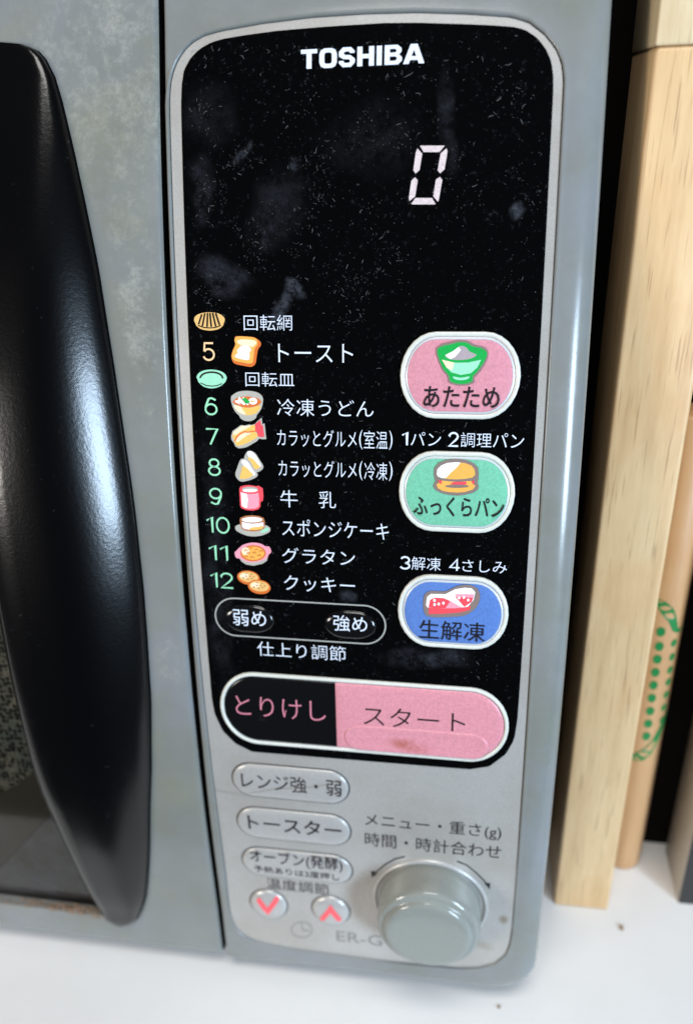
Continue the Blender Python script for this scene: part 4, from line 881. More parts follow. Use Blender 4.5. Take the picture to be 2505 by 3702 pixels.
        ('ink_taupe', [(69.17,153.74),(69.17,153.19),(69.2,152.59),(69.25,152.0),(69.36,151.45),(69.53,150.98),(69.76,150.6),(70.03,150.28),(70.36,150.01),(70.78,149.79),(71.31,149.62),(72.0,149.53),(72.83,149.54),(73.73,149.57),(74.63,149.56),(75.43,149.44),(76.14,149.19),(76.8,148.83),(77.44,148.43),(78.05,148.06),(78.67,147.77),(79.29,147.56),(79.9,147.38),(80.5,147.26),(81.08,147.18),(81.64,147.16),(82.19,147.2),(82.73,147.28),(83.24,147.42),(83.71,147.63),(84.11,147.91),(84.44,148.29),(84.74,148.75),(84.97,149.27),(85.14,149.82),(85.23,150.38),(85.23,150.97),(85.14,151.61),(84.99,152.26),(84.8,152.88),(84.58,153.42),(84.34,153.88),(84.06,154.29),(83.75,154.65),(83.4,155.0),(83.01,155.34),(82.64,155.68),(82.28,156.01),(81.86,156.32),(81.32,156.61),(80.59,156.86),(79.58,157.09),(78.33,157.29),(76.98,157.46),(75.67,157.6),(74.53,157.7),(73.57,157.77),(72.68,157.81),(71.89,157.81),(71.2,157.76),(70.63,157.64),(70.21,157.45),(69.93,157.2),(69.75,156.89),(69.62,156.55),(69.48,156.17),(69.36,155.75),(69.26,155.28),(69.2,154.78),(69.17,154.26)]),
        ('ink_red', [(70.71,154.56),(82.68,153.54),(82.45,154.91),(79.74,155.84),(74.5,156.63),(70.89,156.85)]),
        ('ink_white', [(70.0,153.99),(70.24,151.55),(71.33,150.52),(75.45,150.34),(78.15,148.69),(80.85,148.04),(82.76,148.14),(83.83,149.27),(83.43,151.68),(81.87,153.89),(78.32,154.56),(72.8,154.99),(70.3,154.74)]),
        ('ink_red', [(70.71,154.71),(71.09,152.41),(72.45,151.57),(74.94,151.58),(76.88,152.37),(75.57,154.73),(72.8,154.99)]),
        ('ink_rose', [(76.88,152.37),(75.57,154.73),(78.32,154.56),(80.23,154.14)]),
        ('ink_red', [(78.21,150.94),(83.4,150.79),(82.91,152.32),(80.91,153.95)]),
        ('ink_rose', [(78.19,150.19),(83.5,149.88),(83.4,150.94),(78.63,151.06)]),
        ('ink_white', [(72.77,152.4),(72.67,152.75),(72.4,152.91),(72.12,152.78),(72.0,152.45),(72.11,152.1),(72.38,151.94),(72.65,152.06)]),
        ('ink_white', [(73.99,153.45),(73.88,153.8),(73.61,153.96),(73.33,153.83),(73.21,153.5),(73.32,153.15),(73.59,152.99),(73.87,153.11)]),
        ('ink_white', [(75.3,153.07),(75.2,153.42),(74.93,153.58),(74.65,153.45),(74.53,153.12),(74.64,152.77),(74.91,152.61),(75.18,152.73)]),
        ('ink_white', [(72.83,153.67),(72.72,154.02),(72.45,154.18),(72.18,154.06),(72.05,153.72),(72.16,153.37),(72.43,153.21),(72.71,153.34)]),
        ('ink_white', [(79.7,151.15),(79.6,151.5),(79.33,151.65),(79.06,151.53),(78.93,151.19),(79.04,150.85),(79.3,150.69),(79.58,150.82)]),
        ('ink_white', [(81.06,150.92),(80.96,151.27),(80.69,151.42),(80.42,151.3),(80.3,150.97),(80.4,150.62),(80.66,150.46),(80.94,150.59)]),
        ('ink_white', [(82.31,151.69),(82.21,152.04),(81.95,152.19),(81.67,152.07),(81.55,151.73),(81.65,151.39),(81.91,151.23),(82.19,151.36)]),
    ],
    'clock_mark': [
        ('print_grey', [(29.71,294.24),(29.53,295.31),(29.14,296.32),(28.56,297.26),(27.81,298.07),(26.93,298.68),(25.99,299.05),(25.05,299.16),(24.18,298.99),(23.42,298.57),(22.83,297.92),(22.44,297.09),(22.28,296.14),(22.34,295.13),(22.62,294.1),(23.11,293.12),(23.79,292.24),(24.6,291.54),(25.51,291.05),(26.44,290.81),(27.35,290.83),(28.16,291.11),(28.84,291.64),(29.34,292.36),(29.63,293.24),(29.71,294.26),(29.75,294.4),(29.85,294.45),(29.96,294.4),(30.04,294.26),(30.06,294.1),(29.98,293.0),(29.65,291.99),(29.09,291.18),(28.35,290.61),(27.46,290.3),(26.49,290.27),(25.48,290.53),(24.51,291.06),(23.62,291.83),(22.87,292.8),(22.31,293.91),(21.98,295.11),(21.91,296.3),(22.1,297.41),(22.54,298.35),(23.19,299.07),(24.02,299.53),(24.97,299.71),(25.98,299.59),(26.99,299.19),(27.94,298.53),(28.76,297.64),(29.42,296.59),(29.87,295.42),(30.06,294.27),(30.05,294.11),(29.98,294.0),(29.87,294.0),(29.77,294.09)]),
        ('print_grey', [(26.04,291.44),(26.01,295.31),(28.73,295.31),(28.84,295.26),(28.92,295.13),(28.95,294.96),(28.9,294.82),(28.81,294.77),(26.38,294.75),(26.4,291.34),(26.37,291.2),(26.28,291.13),(26.17,291.16),(26.08,291.28)]),
    ],
    'turn_arrow': [
        ('print_black', [(63.9,250.75),(60.74,252.27),(57.31,255.47),(54.68,258.92),(53.54,261.59),(53.5,261.8),(53.55,261.99),(53.67,262.08),(53.81,262.04),(53.93,261.89),(55.01,259.33),(57.57,255.98),(60.91,252.85),(64.01,251.36),(64.13,251.23),(64.18,251.04),(64.15,250.86),(64.04,250.74)]),
        ('print_black', [(52.41,259.8),(54.2,259.53),(52.84,263.42)]),
    ],
    'turn_arrow2': [
        ('print_black', [(81.53,250.99),(84.57,252.26),(87.9,255.53),(90.45,258.69),(91.74,260.58),(91.86,260.67),(92.0,260.63),(92.1,260.48),(92.12,260.28),(92.06,260.1),(90.75,258.19),(88.18,255.0),(84.79,251.68),(81.68,250.38),(81.54,250.39),(81.42,250.51),(81.38,250.7),(81.42,250.88)]),
        ('print_black', [(90.86,259.9),(92.67,259.32),(92.74,262.63)]),
    ],
    'chev_down': [
        ('print_red', [(10.92,280.22),(14.36,286.43),(18.82,278.61),(19.07,277.82),(18.98,277.07),(18.58,276.64),(18.03,276.7),(17.52,277.22),(14.62,282.16),(12.47,278.3),(12.03,277.95),(11.46,278.1),(10.98,278.69),(10.78,279.5)]),
    ],
    'chev_up': [
        ('print_red', [(35.09,286.04),(37.7,281.2),(39.91,285.21),(40.35,285.58),(40.9,285.44),(41.35,284.86),(41.52,284.05),(41.36,283.33),(37.89,277.06),(33.77,284.63),(33.54,285.43),(33.64,286.19),(34.05,286.63),(34.6,286.57)]),
    ],
}
DIGIT = [[(65.63, 31.34), (71.86, 31.54), (70.59, 33.01), (66.59, 32.89)], [(65.01, 31.97), (66.26, 33.24), (65.7, 37.15), (64.71, 37.96), (64.1, 37.16), (64.64, 32.92)], [(72.31, 32.19), (72.62, 32.79), (71.98, 37.18), (70.89, 38.07), (70.25, 37.32), (70.9, 33.38)], [(64.58, 38.86), (65.29, 39.6), (64.71, 43.46), (63.28, 44.55), (63.11, 43.75), (63.66, 39.65)], [(70.86, 38.91), (71.52, 39.66), (70.73, 44.48), (70.5, 44.9), (69.33, 43.52), (69.9, 39.53)], [(64.8, 43.84), (68.99, 43.93), (69.99, 45.4), (69.78, 45.51), (64.14, 45.39), (63.74, 45.22)]]


# ---------------------------------------------------------------- setting
ct = box('counter', -700, 900, -58, 700, -30, 0, M['counter'], None, 3)
ct['kind'] = 'structure'
wl = box('wall', -900, 1200, 700, 720, -200, 1200, M['wall'])
wl['kind'] = 'structure'

# ---------------------------------------------------------------- microwave oven
mw = thing('microwave_oven', 'grey microwave oven with black control panel, round dial and black curved door handle', 'microwave oven', (0, 0.1, 0))

# --- control side fascia: ring from the panel recess out to the rounded edge
SILVER = [(-0.2, 19.2), (0.2, 14.6), (1.0, 11.4), (2.31, 8.75), (3.99, 6.5), (6.31, 4.5), (9.65, 2.98), (13.89, 2.15), (24.59, .95), (38.26, .15), (51.66, .10), (63.62, .45), (76.61, 1.5), (86.84, 2.71),
          (91.11, 4.12), (95.02, 7.09), (97.68, 10.19), (99.3, 13.5), (100.0, 17.5), (100.1, 60), (100.1, 130), (100.3, 175), (100.7, 234), (100.85, 283), (100.5, 289.6), (99.3, 295.1), (95.76, 300.6), (90.23, 303.9),
          (82.78, 305.5), (60, 306.6), (32.7, 306.3), (20.65, 306.1), (8.53, 304.67), (3.87, 301.9), (.96, 298.2), (-.3, 293.7), (-.6, 287.9), (0.0, 266), (0.2, 245), (.1, 200), (-.1, 133), (-.2, 77)]


def resample(poly, n, start=0.0):
    P = np.array(poly + [poly[0]], float)
    L = np.concatenate([[0], np.cumsum(np.hypot(*np.diff(P, axis=0).T))])
    t = np.linspace(0, L[-1], n, endpoint=False)
    return np.stack([np.interp(t, L, P[:, 0]), np.interp(t, L, P[:, 1])], 1)


def densify(poly, step):
    out = []
    for i in range(len(poly)):
        a, b_ = np.array(poly[i], float), np.array(poly[(i + 1) % len(poly)], float)
        k = max(1, int(np.hypot(*(b_ - a)) / step))
        for q in range(k):
            out.append(tuple(a + (b_ - a) * q / k))
    return out


def left_edge(s):
    return float(np.interp(s, [-30, 0, 27, 77, 133, 170, 211, 290, 330], [-1.3, -1.2, -1.5, -1.7, -1.85, -1.95, -2.4, -3.75, -4.9]))


def outer(r):
    """outer outline of the fascia drawn inward by r (x right side, bottom) with plan corner radius"""
    x1, s0, s1 = 111 - 8 * r, -20 + 5 * r, 316.3 - 4.0 * r
    R = 14 - 3 * r
    pts = []
    for cx, cs_, a0 in ((x1 - R, s0 + R, -90), (x1 - R, s1 - R, 0)):
        for i in range(15):
            a = math.radians(a0 + 90 * i / 14)
            pts.append((cx + R * math.cos(a), cs_ + R * math.sin(a)))
    k = .9 * r
    pts.append((left_edge(s1) + 1.0 + k, s1))
    s = s1 - .8
    while s > s0 + .8:
        pts.append((left_edge(s) + k, s))
        s -= 4
    pts.append((left_edge(s0) + 1.0 + k, s0))
    return pts


def angkey(p):
    u, v_ = (p[0] - 50) / 52, (p[1] - 150) / 160
    return math.atan2(v_, u)


def match(poly, angs):
    P = densify(poly, .4)
    A = np.array([angkey(p) for p in P])
    o = np.argsort(A)
    A = A[o]
    X = np.array([P[i][0] for i in o])
    S = np.array([P[i][1] for i in o])
    A3 = np.concatenate([A - 2 * math.pi, A, A + 2 * math.pi])
    return np.interp(angs, A3, np.tile(X, 3)), np.interp(angs, A3, np.tile(S, 3))


angs = np.array(sorted({round(angkey(p), 5) for p in densify(outer(0), 3.0)} | {round(angkey(p), 5) for p in densify(SILVER, 3.0)}))


def off_poly(poly, d):
    n = len(poly)
    out = []
    for i in range(n):
        a, b_ = np.array(poly[i - 1], float), np.array(poly[(i + 1) % n], float)
        t = b_ - a
        t /= np.hypot(*t)
        out.append((poly[i][0] + t[1] * d, poly[i][1] - t[0] * d))
    return out


rings = []
for dd, h in ((.25, -1.2), (.28, .25), (.45, .52), (.8, .62), (1.15, .55)):
    x, s = match(off_poly(SILVER, dd), angs)
    rings.append([(a, b_, h) for a, b_ in zip(x, s)])
xi, si = match(off_poly(SILVER, 1.15), angs)
xo, so = match(outer(1), angs)
for k in (.25, .5, .75, 1.0):
    rings.append([(a + (c_ - a) * k, b_ + (d_ - b_) * k, .5) for a, b_, c_, d_ in zip(xi, si, xo, so)])
for k in range(1, 9):
    a = math.radians(90 * k / 8)
    x, s = match(outer(1 - math.sin(a)), angs)
    dep = [(5.5 if px > 60 else 5.5 - (60 - px) / 60 * 4.5) for px in x]
    rings.append([(px, ps, .5 - dp * (1 - math.cos(a))) for px, ps, dp in zip(x, s, dep)])
last = rings[-1]
rings.append([(px - .1, ps, h - 10) for px, ps, h in last])
for r_ in rings:
    r_.reverse()
fascia = ring_mesh('control_fascia', rings, M['body'], mw, fill=False)

# casing behind, a seam line further back on the side
box('casing', -330, 109.2, 62, 330, 10, 316, M['casing'], mw, 4)
SEAM = [(-9, -18), (5, -18), (5, 314), (-9, 313.9)]
for x in (-300, 85):
    box('foot', x, x + 18, 20, 38, 0, 11, M['foot'], mw, 1)

sheet('seam_wall', SEAM, -12, M['seal_shade'], mw)

# --- silver plate and black film
plate = sheet('silver_plate', SILVER, 0.0, M['silver'], mw, thick=.6)
FILM = [(2.9, 19), (3.24, 14.33), (3.89, 10.95), (5.77, 8.06), (8.18, 6.06), (11.51, 4.54), (15.28, 3.81), (22.27, 3.2), (29.18, 2.72), (42.78, 2.39), (56.11, 2.35), (63.68, 2.67), (76.69, 3.69), (87.0, 4.7),
        (90.34, 5.59), (93.37, 7.6), (95.6, 10.29), (97.0, 13.14), (97.57, 15.95), (97.8, 19.2), (97.9, 77), (97.9, 129), (97.9, 175), (97.8, 191.5), (97.26, 198.4), (95.06, 204.03), (90.27, 209.3), (83.96, 211.1),
        (14.45, 211.4), (9.08, 208.7), (5.27, 204.14), (3.1, 197.9), (2.6, 192.4), (2.7, 169), (2.6, 133), (2.8, 77)]
film = sheet('display_film', FILM, .14, M['film'], mw, nx=2, thick=.12)
film['label'] = 'glossy black film over the display, dusty with fingerprints'

# maker's name, heavy square capitals
def logo_pieces():
    x0, x1, s0, s1 = 34.95, 66.3, 7.55, 12.1
    H = s1 - s0
    k = 1.02
    out = []
    t_ = 1.16
    R = lambda a, b_, c_, d_: out.append([(a, b_), (c_, b_), (c_, d_), (a, d_)])

    def oct_(a, b_, c_, d_, r):
        return [(a + r, b_), (c_ - r, b_), (c_ - r * .3, b_ + r * .3), (c_, b_ + r), (c_, d_ - r), (c_ - r * .3, d_ - r * .3), (c_ - r, d_), (a + r, d_), (a + r * .3, d_ - r * .3), (a, d_ - r), (a, b_ + r), (a + r * .3, b_ + r * .3)]

    def ringp(o_, i_):
        for q in range(len(o_)):
            w_ = (q + 1) % len(o_)
            out.append([o_[q], o_[w_], i_[w_], i_[q]])
    # T
    R(x0, s0, x0 + 4.2, s0 + .98)
    R(x0 + 1.45, s0 + .98, x0 + 2.75, s1)
    # O
    a = x0 + 4.75
    ringp(oct_(a, s0 - .03, a + 4.5, s1 + .03, 1.3), oct_(a + 1.3, s0 + .95, a + 3.2, s1 - .95, .5))
    # S
    a = x0 + 9.75
    w_ = 4.1
    S = [(a + w_ - .1, s0 + 1.35), (a + w_ - 1.3, s0 + 1.35), (a + w_ - 1.45, s0 + .95), (a + 1.6, s0 + .95), (a + 1.3, s0 + 1.2), (a + 1.3, s0 + 1.5), (a + 1.6, s0 + 1.75), (a + w_ - 1.1, s0 + 1.85), (a + w_, s0 + 2.7), (a + w_, s1 - 1.0),
         (a + w_ - 1.0, s1 + .03), (a + 1.0, s1 + .03), (a, s1 - .9), (a, s1 - 1.45), (a + 1.25, s1 - 1.45), (a + 1.4, s1 - .95), (a + w_ - 1.5, s1 - .95), (a + w_ - 1.25, s1 - 1.2), (a + w_ - 1.25, s1 - 1.5), (a + w_ - 1.5, s1 - 1.75),
         (a + 1.1, s1 - 1.85), (a, s0 + 2.0), (a, s0 + .95), (a + 1.0, s0 - .03), (a + w_ - 1.0, s0 - .03), (a + w_ - .1, s0 + .85)]
    out.append(S)
    # H
    a = x0 + 14.45
    R(a, s0, a + 1.3, s1)
    R(a + 2.95, s0, a + 4.25, s1)
    R(a + 1.3, s0 + 1.75, a + 2.95, s0 + 2.75)
    # I
    a = x0 + 19.35
    R(a, s0, a + 1.3, s1)
    # B
    a = x0 + 21.35
    ringp([(a, s0), (a + 3.2, s0), (a + 4.2, s0 + .8), (a + 4.2, s0 + 1.6), (a + 3.6, s0 + 2.25), (a, s0 + 2.25)], [(a + 1.3, s0 + .9), (a + 2.6, s0 + .9), (a + 2.95, s0 + 1.15), (a + 2.95, s0 + 1.45), (a + 2.6, s0 + 1.75), (a + 1.3, s0 + 1.75)])
    ringp([(a, s0 + 2.25), (a + 3.6, s0 + 2.25), (a + 4.35, s0 + 2.9), (a + 4.35, s1 - .9), (a + 3.4, s1), (a, s1)], [(a + 1.3, s0 + 2.65), (a + 2.7, s0 + 2.65), (a + 3.05, s0 + 2.95), (a + 3.05, s1 - 1.2), (a + 2.7, s1 - .9), (a + 1.3, s1 - .9)])
    # A
    a = x0 + 26.0
    e = x1 - .05
    mid = (a + e) / 2
    out.append([(mid - .85, s0), (mid, s0), (mid, s0 + 1.3), (a + 1.4, s1), (a, s1)])
    out.append([(mid, s0), (mid + .85, s0), (e, s1), (e - 1.4, s1), (mid, s0 + 1.3)])
    R(mid - 1.1, s1 - 1.75, mid + 1.1, s1 - .85)
    return [('print_white', p) for p in out]


polys_on_sheet('lettering', logo_pieces(), .22, film, step=0.0006)

for grp, body, x0, x1, s0, s1, ink, wgt in [t for t in TEXTS if t[0] == 'panel']:
    if body.isdigit():
        numerals(body, x0, x1, s0, s1, ink, .22, film)
    else:
        lettering(body, x0, x1, s0, s1, ink, .22, film, -.006)
for k in ('grill', 'toast', 'plate', 'noodle', 'shrimp', 'rice_ball', 'mug', 'cake', 'gratin', 'cookie'):
    polys_on_sheet(k + '_picture', PICTURES[k + '_picture'], .22, film)
for seg in DIGIT:
    polys_on_sheet('digit_segment', [('segment', seg)], .23, film)

# dust and lint lying on the film, too many to count
verts, faces = [], []
rnd = random.Random(3)


def fleck(x, s, L, w_, h=.2):
    a = rnd.uniform(0, 6.28)
    n = 4 if L > .5 else 1
    cur = rnd.uniform(-1.6, 1.6) / n
    px, ps = x, s
    base = len(verts)
    for i in range(n + 1):
        nx_, ns_ = -math.sin(a), math.cos(a)
        ww = w_ * (1 if 0 < i < n or n == 1 else .4)
        verts.append(W(px + nx_ * ww / 2, ps + ns_ * ww / 2, h + rnd.uniform(0, .05)))
        verts.append(W(px - nx_ * ww / 2, ps - ns_ * ww / 2, h))
        px += math.cos(a) * L / n
        ps += math.sin(a) * L / n
        a += cur
    for i in range(n):
        b0 = base + 2 * i
        faces.append((b0, b0 + 1, b0 + 3, b0 + 2))


cnt = 0
while cnt < 2600:
    x, s = rnd.uniform(5, 96), rnd.uniform(6, 205)
    dens = 1.0 if s < 75 and x < 62 else (.42 if s < 75 else .22)
    nn = mnoise.noise(Vector((x / 9, s / 9, 1.7))) + .6 * mnoise.noise(Vector((x / 3.5, s / 3.5, 4.1)))
    if rnd.random() > dens * max(.10, min(1, .35 + 1.9 * nn)):
        continue
    cnt += 1
    if rnd.random() < .09:
        fleck(x, s, rnd.uniform(.5, 1.6), rnd.uniform(.04, .085))
    else:
        fleck(x, s, rnd.uniform(.06, .26), rnd.uniform(.04, .11))
d_ = mesh_obj('dust_fleck', verts, faces, M['lint'], mw)
d_['kind'] = 'stuff'


# --- the three large food keys
def food_key(name, cx, cs_, mat, label, pict, grp, straight=12.8):
    hw, hh = 15.85, 11.45
    rim = ring_mesh(name, insets(cx, cs_, hw, hh, straight, [(0, .12), (.05, .75), (.25, .98), (.7, 1.05), (1.15, .92), (1.35, .7), (1.4, .3)]), M['cream_rim'], mw, fill=False, label=label)
    ring_mesh('key_cap', insets(cx, cs_, hw, hh, straight, [(1.38, .35), (1.4, .78), (1.6, .92), (2.4, 1.06), (4, 1.18), (6, 1.25), (8, 1.28)]), mat, rim)
    ring_mesh('cap_sheen', insets(cx, cs_, hw, hh, straight, [(1.42, .84), (1.6, .97), (2.0, 1.045)]), M['cap_sheen'], rim, fill=False)
    polys_on_sheet(pict, PICTURES[pict], 1.42, rim, step=.02)
    for g_, body, x0, x1, s0, s1, ink, wgt in TEXTS:
        if g_ == grp:
            lettering(body, x0, x1, s0, s1, ink, 1.42, rim, 0 if g_ == 'thaw' else .010)
    return rim


food_key('food_key', 77.5, 88.6, M['key_pink'], 'pink oval key with a green rice bowl', 'bowl_picture', 'warm')
food_key('food_key', 77.6, 120.4, M['key_green'], 'mint green oval key with a burger', 'burger_picture', 'bread')
food_key('food_key', 77.6, 156.4, M['key_blue'], 'blue oval key with a cut of red meat', 'meat_picture', 'thaw')

# --- weak / strong black keys in a thin pill line
ring_mesh('pill_line', insets(32.1, 162.2, 26.25, 6.5, 39.6, [(0, .21), (.22, .23), (.42, .21)], 16), M['rim_silver'], film, fill=False)
for cx, grp in ((16.6, 'weak'), (47.6, 'strong')):
    kb = ring_mesh('level_key', insets(cx, 162.6, 8.35, 5.1, 3.0, [(0, .22), (.15, -.0), (.45, .0), (.6, .35), (1.0, .75), (2.0, 1.05), (3.5, 1.2), (4.6, 1.24)], 16), M['film_plain'], mw)
    for g_, body, x0, x1, s0, s1, ink, wgt in TEXTS:
        if g_ == grp:
            lettering(body, x0, x1, s0, s1, ink, 1.36, kb, 0)

# --- cancel and start
SC = dict(cx=50.35, cs=194.35, hw=45.1, hh=13.4, st=66.5)
rim = ring_mesh('start_key_rim', insets(SC['cx'], SC['cs'], SC['hw'], SC['hh'], SC['st'], [(0, .13), (.06, .6), (.3, .85), (.75, .9), (1.15, .7), (1.3, .4), (1.35, .2)], 22), M['cream_rim'], mw, fill=False)


def half_cap(name, x_from, x_to, mat, label):
    rows = []
    prof = [(1.45, .3), (1.5, .62), (1.8, .78), (3, .9), (5, .98), (8, 1.03), (12.2, 1.05)]
    verts, faces, uvs = [], [], []
    cx, cs_, hw, hh, st_ = SC['cx'], SC['cs'], SC['hw'], SC['hh'], SC['st']
    # columns in x, each spanning the pill height at that column
    xs = list(np.linspace(x_from, x_to, 60))
    left = x_from < 20
    if left:
        xs = [x_from + .02, x_from + .08, x_from + .2, x_from + .4, x_from + .7] + [x for x in xs if x > x_from + 1]
    else:
        xs = [x for x in xs if x < x_to - 1] + [x_to - .7, x_to - .4, x_to - .2, x_to - .08, x_to - .02]
    vs_ = [-1, -.985, -.95, -.85, -.7, -.4, 0, .4, .7, .85, .95, .985, 1]
    rx, ry = hw - 1.45 - st_ / 2, hh - 1.45
    for x in xs:
        dx = max(0, abs(x - cx) - st_ / 2) / rx
        half = ry * math.sqrt(max(0, 1 - min(1, dx) ** 2))
        for v_ in vs_:
            s = cs_ + half * v_
            d = min(half * (1 - abs(v_)), (1 - dx) * rx if dx > 0 else 99)
            d = min(d, abs(x - (x_to if left else x_from)) * 2 + .15)
            h = float(np.interp(d, [0, .1, .4, 1.5, 4, 9], [.30, .62, .78, .92, 1.0, 1.05]))
            verts.append(W(x, s, h))
            uvs.append((x, s))
    k = len(vs_)
    for i in range(len(xs) - 1):
        for j in range(k - 1):
            a = i * k + j
            faces.append((a, a + 1, a + k + 1, a + k))
    return mesh_obj(name, verts, faces, mat, mw, uvs, True, label=label)


cc = half_cap('cancel_key', 6.75, 42.6, M['film_plain'], 'black cancel half of the long key')
sc_ = half_cap('start_key', 42.7, 93.95, M['key_start'], 'pink start half of the long key, film stained')
for g_, body, x0, x1, s0, s1, ink, wgt in TEXTS:
    if g_ in ('cancel', 'start'):
        lettering(body, x0, x1, s0, s1, ink, 1.14, cc if g_ == 'cancel' else sc_, -.008)
# lifted film bubble on the start key
ring_mesh('film_blister', insets(67.5, 201.6, 22.3, 4.6, 34, [(0, 1.04), (.14, 1.28), (.45, 1.34), (1.5, 1.15), (3.5, 1.2)], 12), M['key_start'], sc_)
ring_mesh('film_dent', insets(19.3, 197.0, 1.1, .8, .6, [(0, 1.06), (.25, 1.2), (.5, .95), (.7, .9)], 8), M['film_plain'], cc)

# --- three silver pill keys
for cs_, grp in ((223.1, 'range'), (241.9, 'toaster'), (260.6, 'oven')):
    kb = ring_mesh('mode_key', insets(26.4, cs_, 19.7, 7.0, 25.6, [(.28, -.1), (.3, .38), (.6, .62), (1.4, .86), (2.6, .98), (4.5, 1.04), (6.3, 1.05)], 16), M['key_silver'], mw)
    ring_mesh('groove', insets(26.4, cs_, 19.95, 7.25, 25.6, [(0, .03), (.55, .03)], 16), M['groove'], kb, fill=False)
    for g_, body, x0, x1, s0, s1, ink, wgt in TEXTS:
        if g_ == grp:
            lettering(body, x0, x1, s0, s1, ink, 1.16, kb, .006 if grp == 'toaster' else 0)
# cracked film across the first of them
verts, faces = [], []
CR = [(-.2, 229.0), (9.5, 229.4), (14, 227.6), (21, 225.3), (28, 224.0), (35, 222.6), (40, 221.0), (43.3, 218.6)]
for i, (x, s) in enumerate(CR):
    hh = 1.2 if 8 < x < 44 else .12
    verts += [W(x, s - .07, hh), W(x, s + .07, hh)]
for i in range(len(CR) - 1):
    faces.append((2 * i, 2 * i + 1, 2 * i + 3, 2 * i + 2))
mesh_obj('film_crack', verts, faces, M['crack'], mw)

# --- temperature keys
for cx, cs_, pc, lb in ((14.65, 282.4, 'chev_down', 'round key with a red down chevron'), (37.5, 282.0, 'chev_up', 'round key with a red up chevron')):
    kb = ring_mesh('temperature_key', insets(cx, cs_, 6.95, 7.5, .01, [(.2, -.1), (.22, .45), (.6, .9), (1.5, 1.35), (3, 1.7), (5, 1.9), (6.5, 1.95)], 16), M['key_silver'], mw, label=lb)
    ring_mesh('groove', insets(cx, cs_, 7.2, 7.75, .01, [(0, .03), (.55, .03)], 16), M['groove'], kb, fill=False)

    def dome(x, s, h, cx=cx, cs_=cs_):
        r = math.hypot((x - cx) / 6.95, (s - cs_) / 7.5)
        hh = float(np.interp((1 - r) * 6.95, [0, .4, 1.3, 2.8, 4.8, 6.95], [.45, .9, 1.35, 1.7, 1.9, 1.96]))
        return W(x, s, hh + h)
    lay = []
    for ink, pts in PICTURES[pc]:
        lay.append((ink, densify(pts, .5)))
    polys_on_sheet('chevron', lay, .14, kb, wrap=dome)

for g_, body, x0, x1, s0, s1, ink, wgt in TEXTS:
    if g_ == 'lower':
        lettering(body, x0, x1, s0, s1, ink, .06, plate, 0)
polys_on_sheet('clock_mark', PICTURES['clock_mark'], .06, plate, step=.003)
for k in ('turn_arrow', 'turn_arrow2'):
    polys_on_sheet('turn_arrow', PICTURES[k], .06, plate, step=.003)

# --- dial
KC = (72.7, 272.4)


def disc(r, h, n=72):
    return [(KC[0] + r * math.cos(2 * math.pi * i / n), KC[1] + r * 1.06 * math.sin(2 * math.pi * i / n), h) for i in range(n)]


collar = ring_mesh('dial_collar', [disc(19.9, -.1), disc(19.85, .5), disc(19.5, .8), disc(18.9, .8), disc(18.6, .4), disc(18.5, -2.5)], M['key_silver'], mw, fill=False)
ring_mesh('dial_well', [disc(18.6, -2.0), disc(17, -2.0)], M['seal_shade'], collar)
dial = ring_mesh('dial_knob', [disc(17.6, -2), disc(17.6, 2), disc(17.4, 6), disc(17.3, 9.2), disc(17.15, 10.2), disc(16.75, 10.9), disc(16.1, 11.3), disc(15.4, 11.4), disc(14.9, 11.45), disc(14.6, 11.7), disc(14.35, 12.3),
                               disc(14.0, 12.75), disc(13.4, 13.0), disc(12, 13.05), disc(9, 13.0), disc(5, 12.98)], M['knob'], mw)

# --- door
DOORR = lambda s: left_edge(s) - float(np.interp(s, [-30, 77, 170, 317], [1.75, 1.95, 2.0, 1.9]))
HW = lambda s: float(np.interp(s, [30, 297, 300.2], [-72, -51.5, -51.5]))   # right side of the window opening, behind the handle
door_rows = list(np.arange(-22, 30, 4)) + [30] + list(np.arange(34, 297, 4)) + [300.2] + [304, 308, 311, 313.4, 314.8, 315.7, 316.3]
verts, uvs, faces = [], [], []
cols = [-150, -120, -90, -1, -2, -3, -4]
us = [0, .3, .6, .85, 1]


def door_h(s):
    e = 316.3 - s
    return .4 if e > 4 else .4 - 4 * (1 - math.sqrt(max(0, 1 - ((4 - e) / 4) ** 2)))


def add_row(s, xl, xr):
    ids = []
    R = 1.7
    xs = [xl + (xr - R - xl) * u for u in us]
    h0 = door_h(s)
    for x in xs:
        verts.append(W(x, s, h0))
        uvs.append((x, s))
        ids.append(len(verts) - 1)
    for k in range(1, 7):
        a = math.radians(15 * k)
        x, h = xr - R + R * math.sin(a), h0 - R * (1 - math.cos(a))
        verts.append(W(x, s, h))
        uvs.append((x, s))
        ids.append(len(verts) - 1)
    verts.append(W(xr, s, h0 - 14))
    uvs.append((xr, s))
    ids.append(len(verts) - 1)
    return ids


def stitch(a, b_):
    for i in range(len(a) - 1):
        faces.append((a[i], b_[i], b_[i + 1], a[i + 1]))


prev = None
for s in [r for r in door_rows if r <= 30]:
    r = add_row(s, -150, DOORR(s))
    if prev:
        stitch(prev, r)
    prev = r
prev = None
for s in [r for r in door_rows if 30 <= r <= 300.2]:
    r = add_row(s, HW(s), DOORR(s))
    if prev:
        stitch(prev, r)
    prev = r
prev = None
for s in [r for r in door_rows if r >= 300.2]:
    r = add_row(s, -150, DOORR(s))
    if prev:
        stitch(prev, r)
    prev = r
r = []
for v_ in prev:
    x, s = uvs[v_]
    verts.append(W(x, s, -14))
    uvs.append((x, s))
    r.append(len(verts) - 1)
stitch(prev, r)
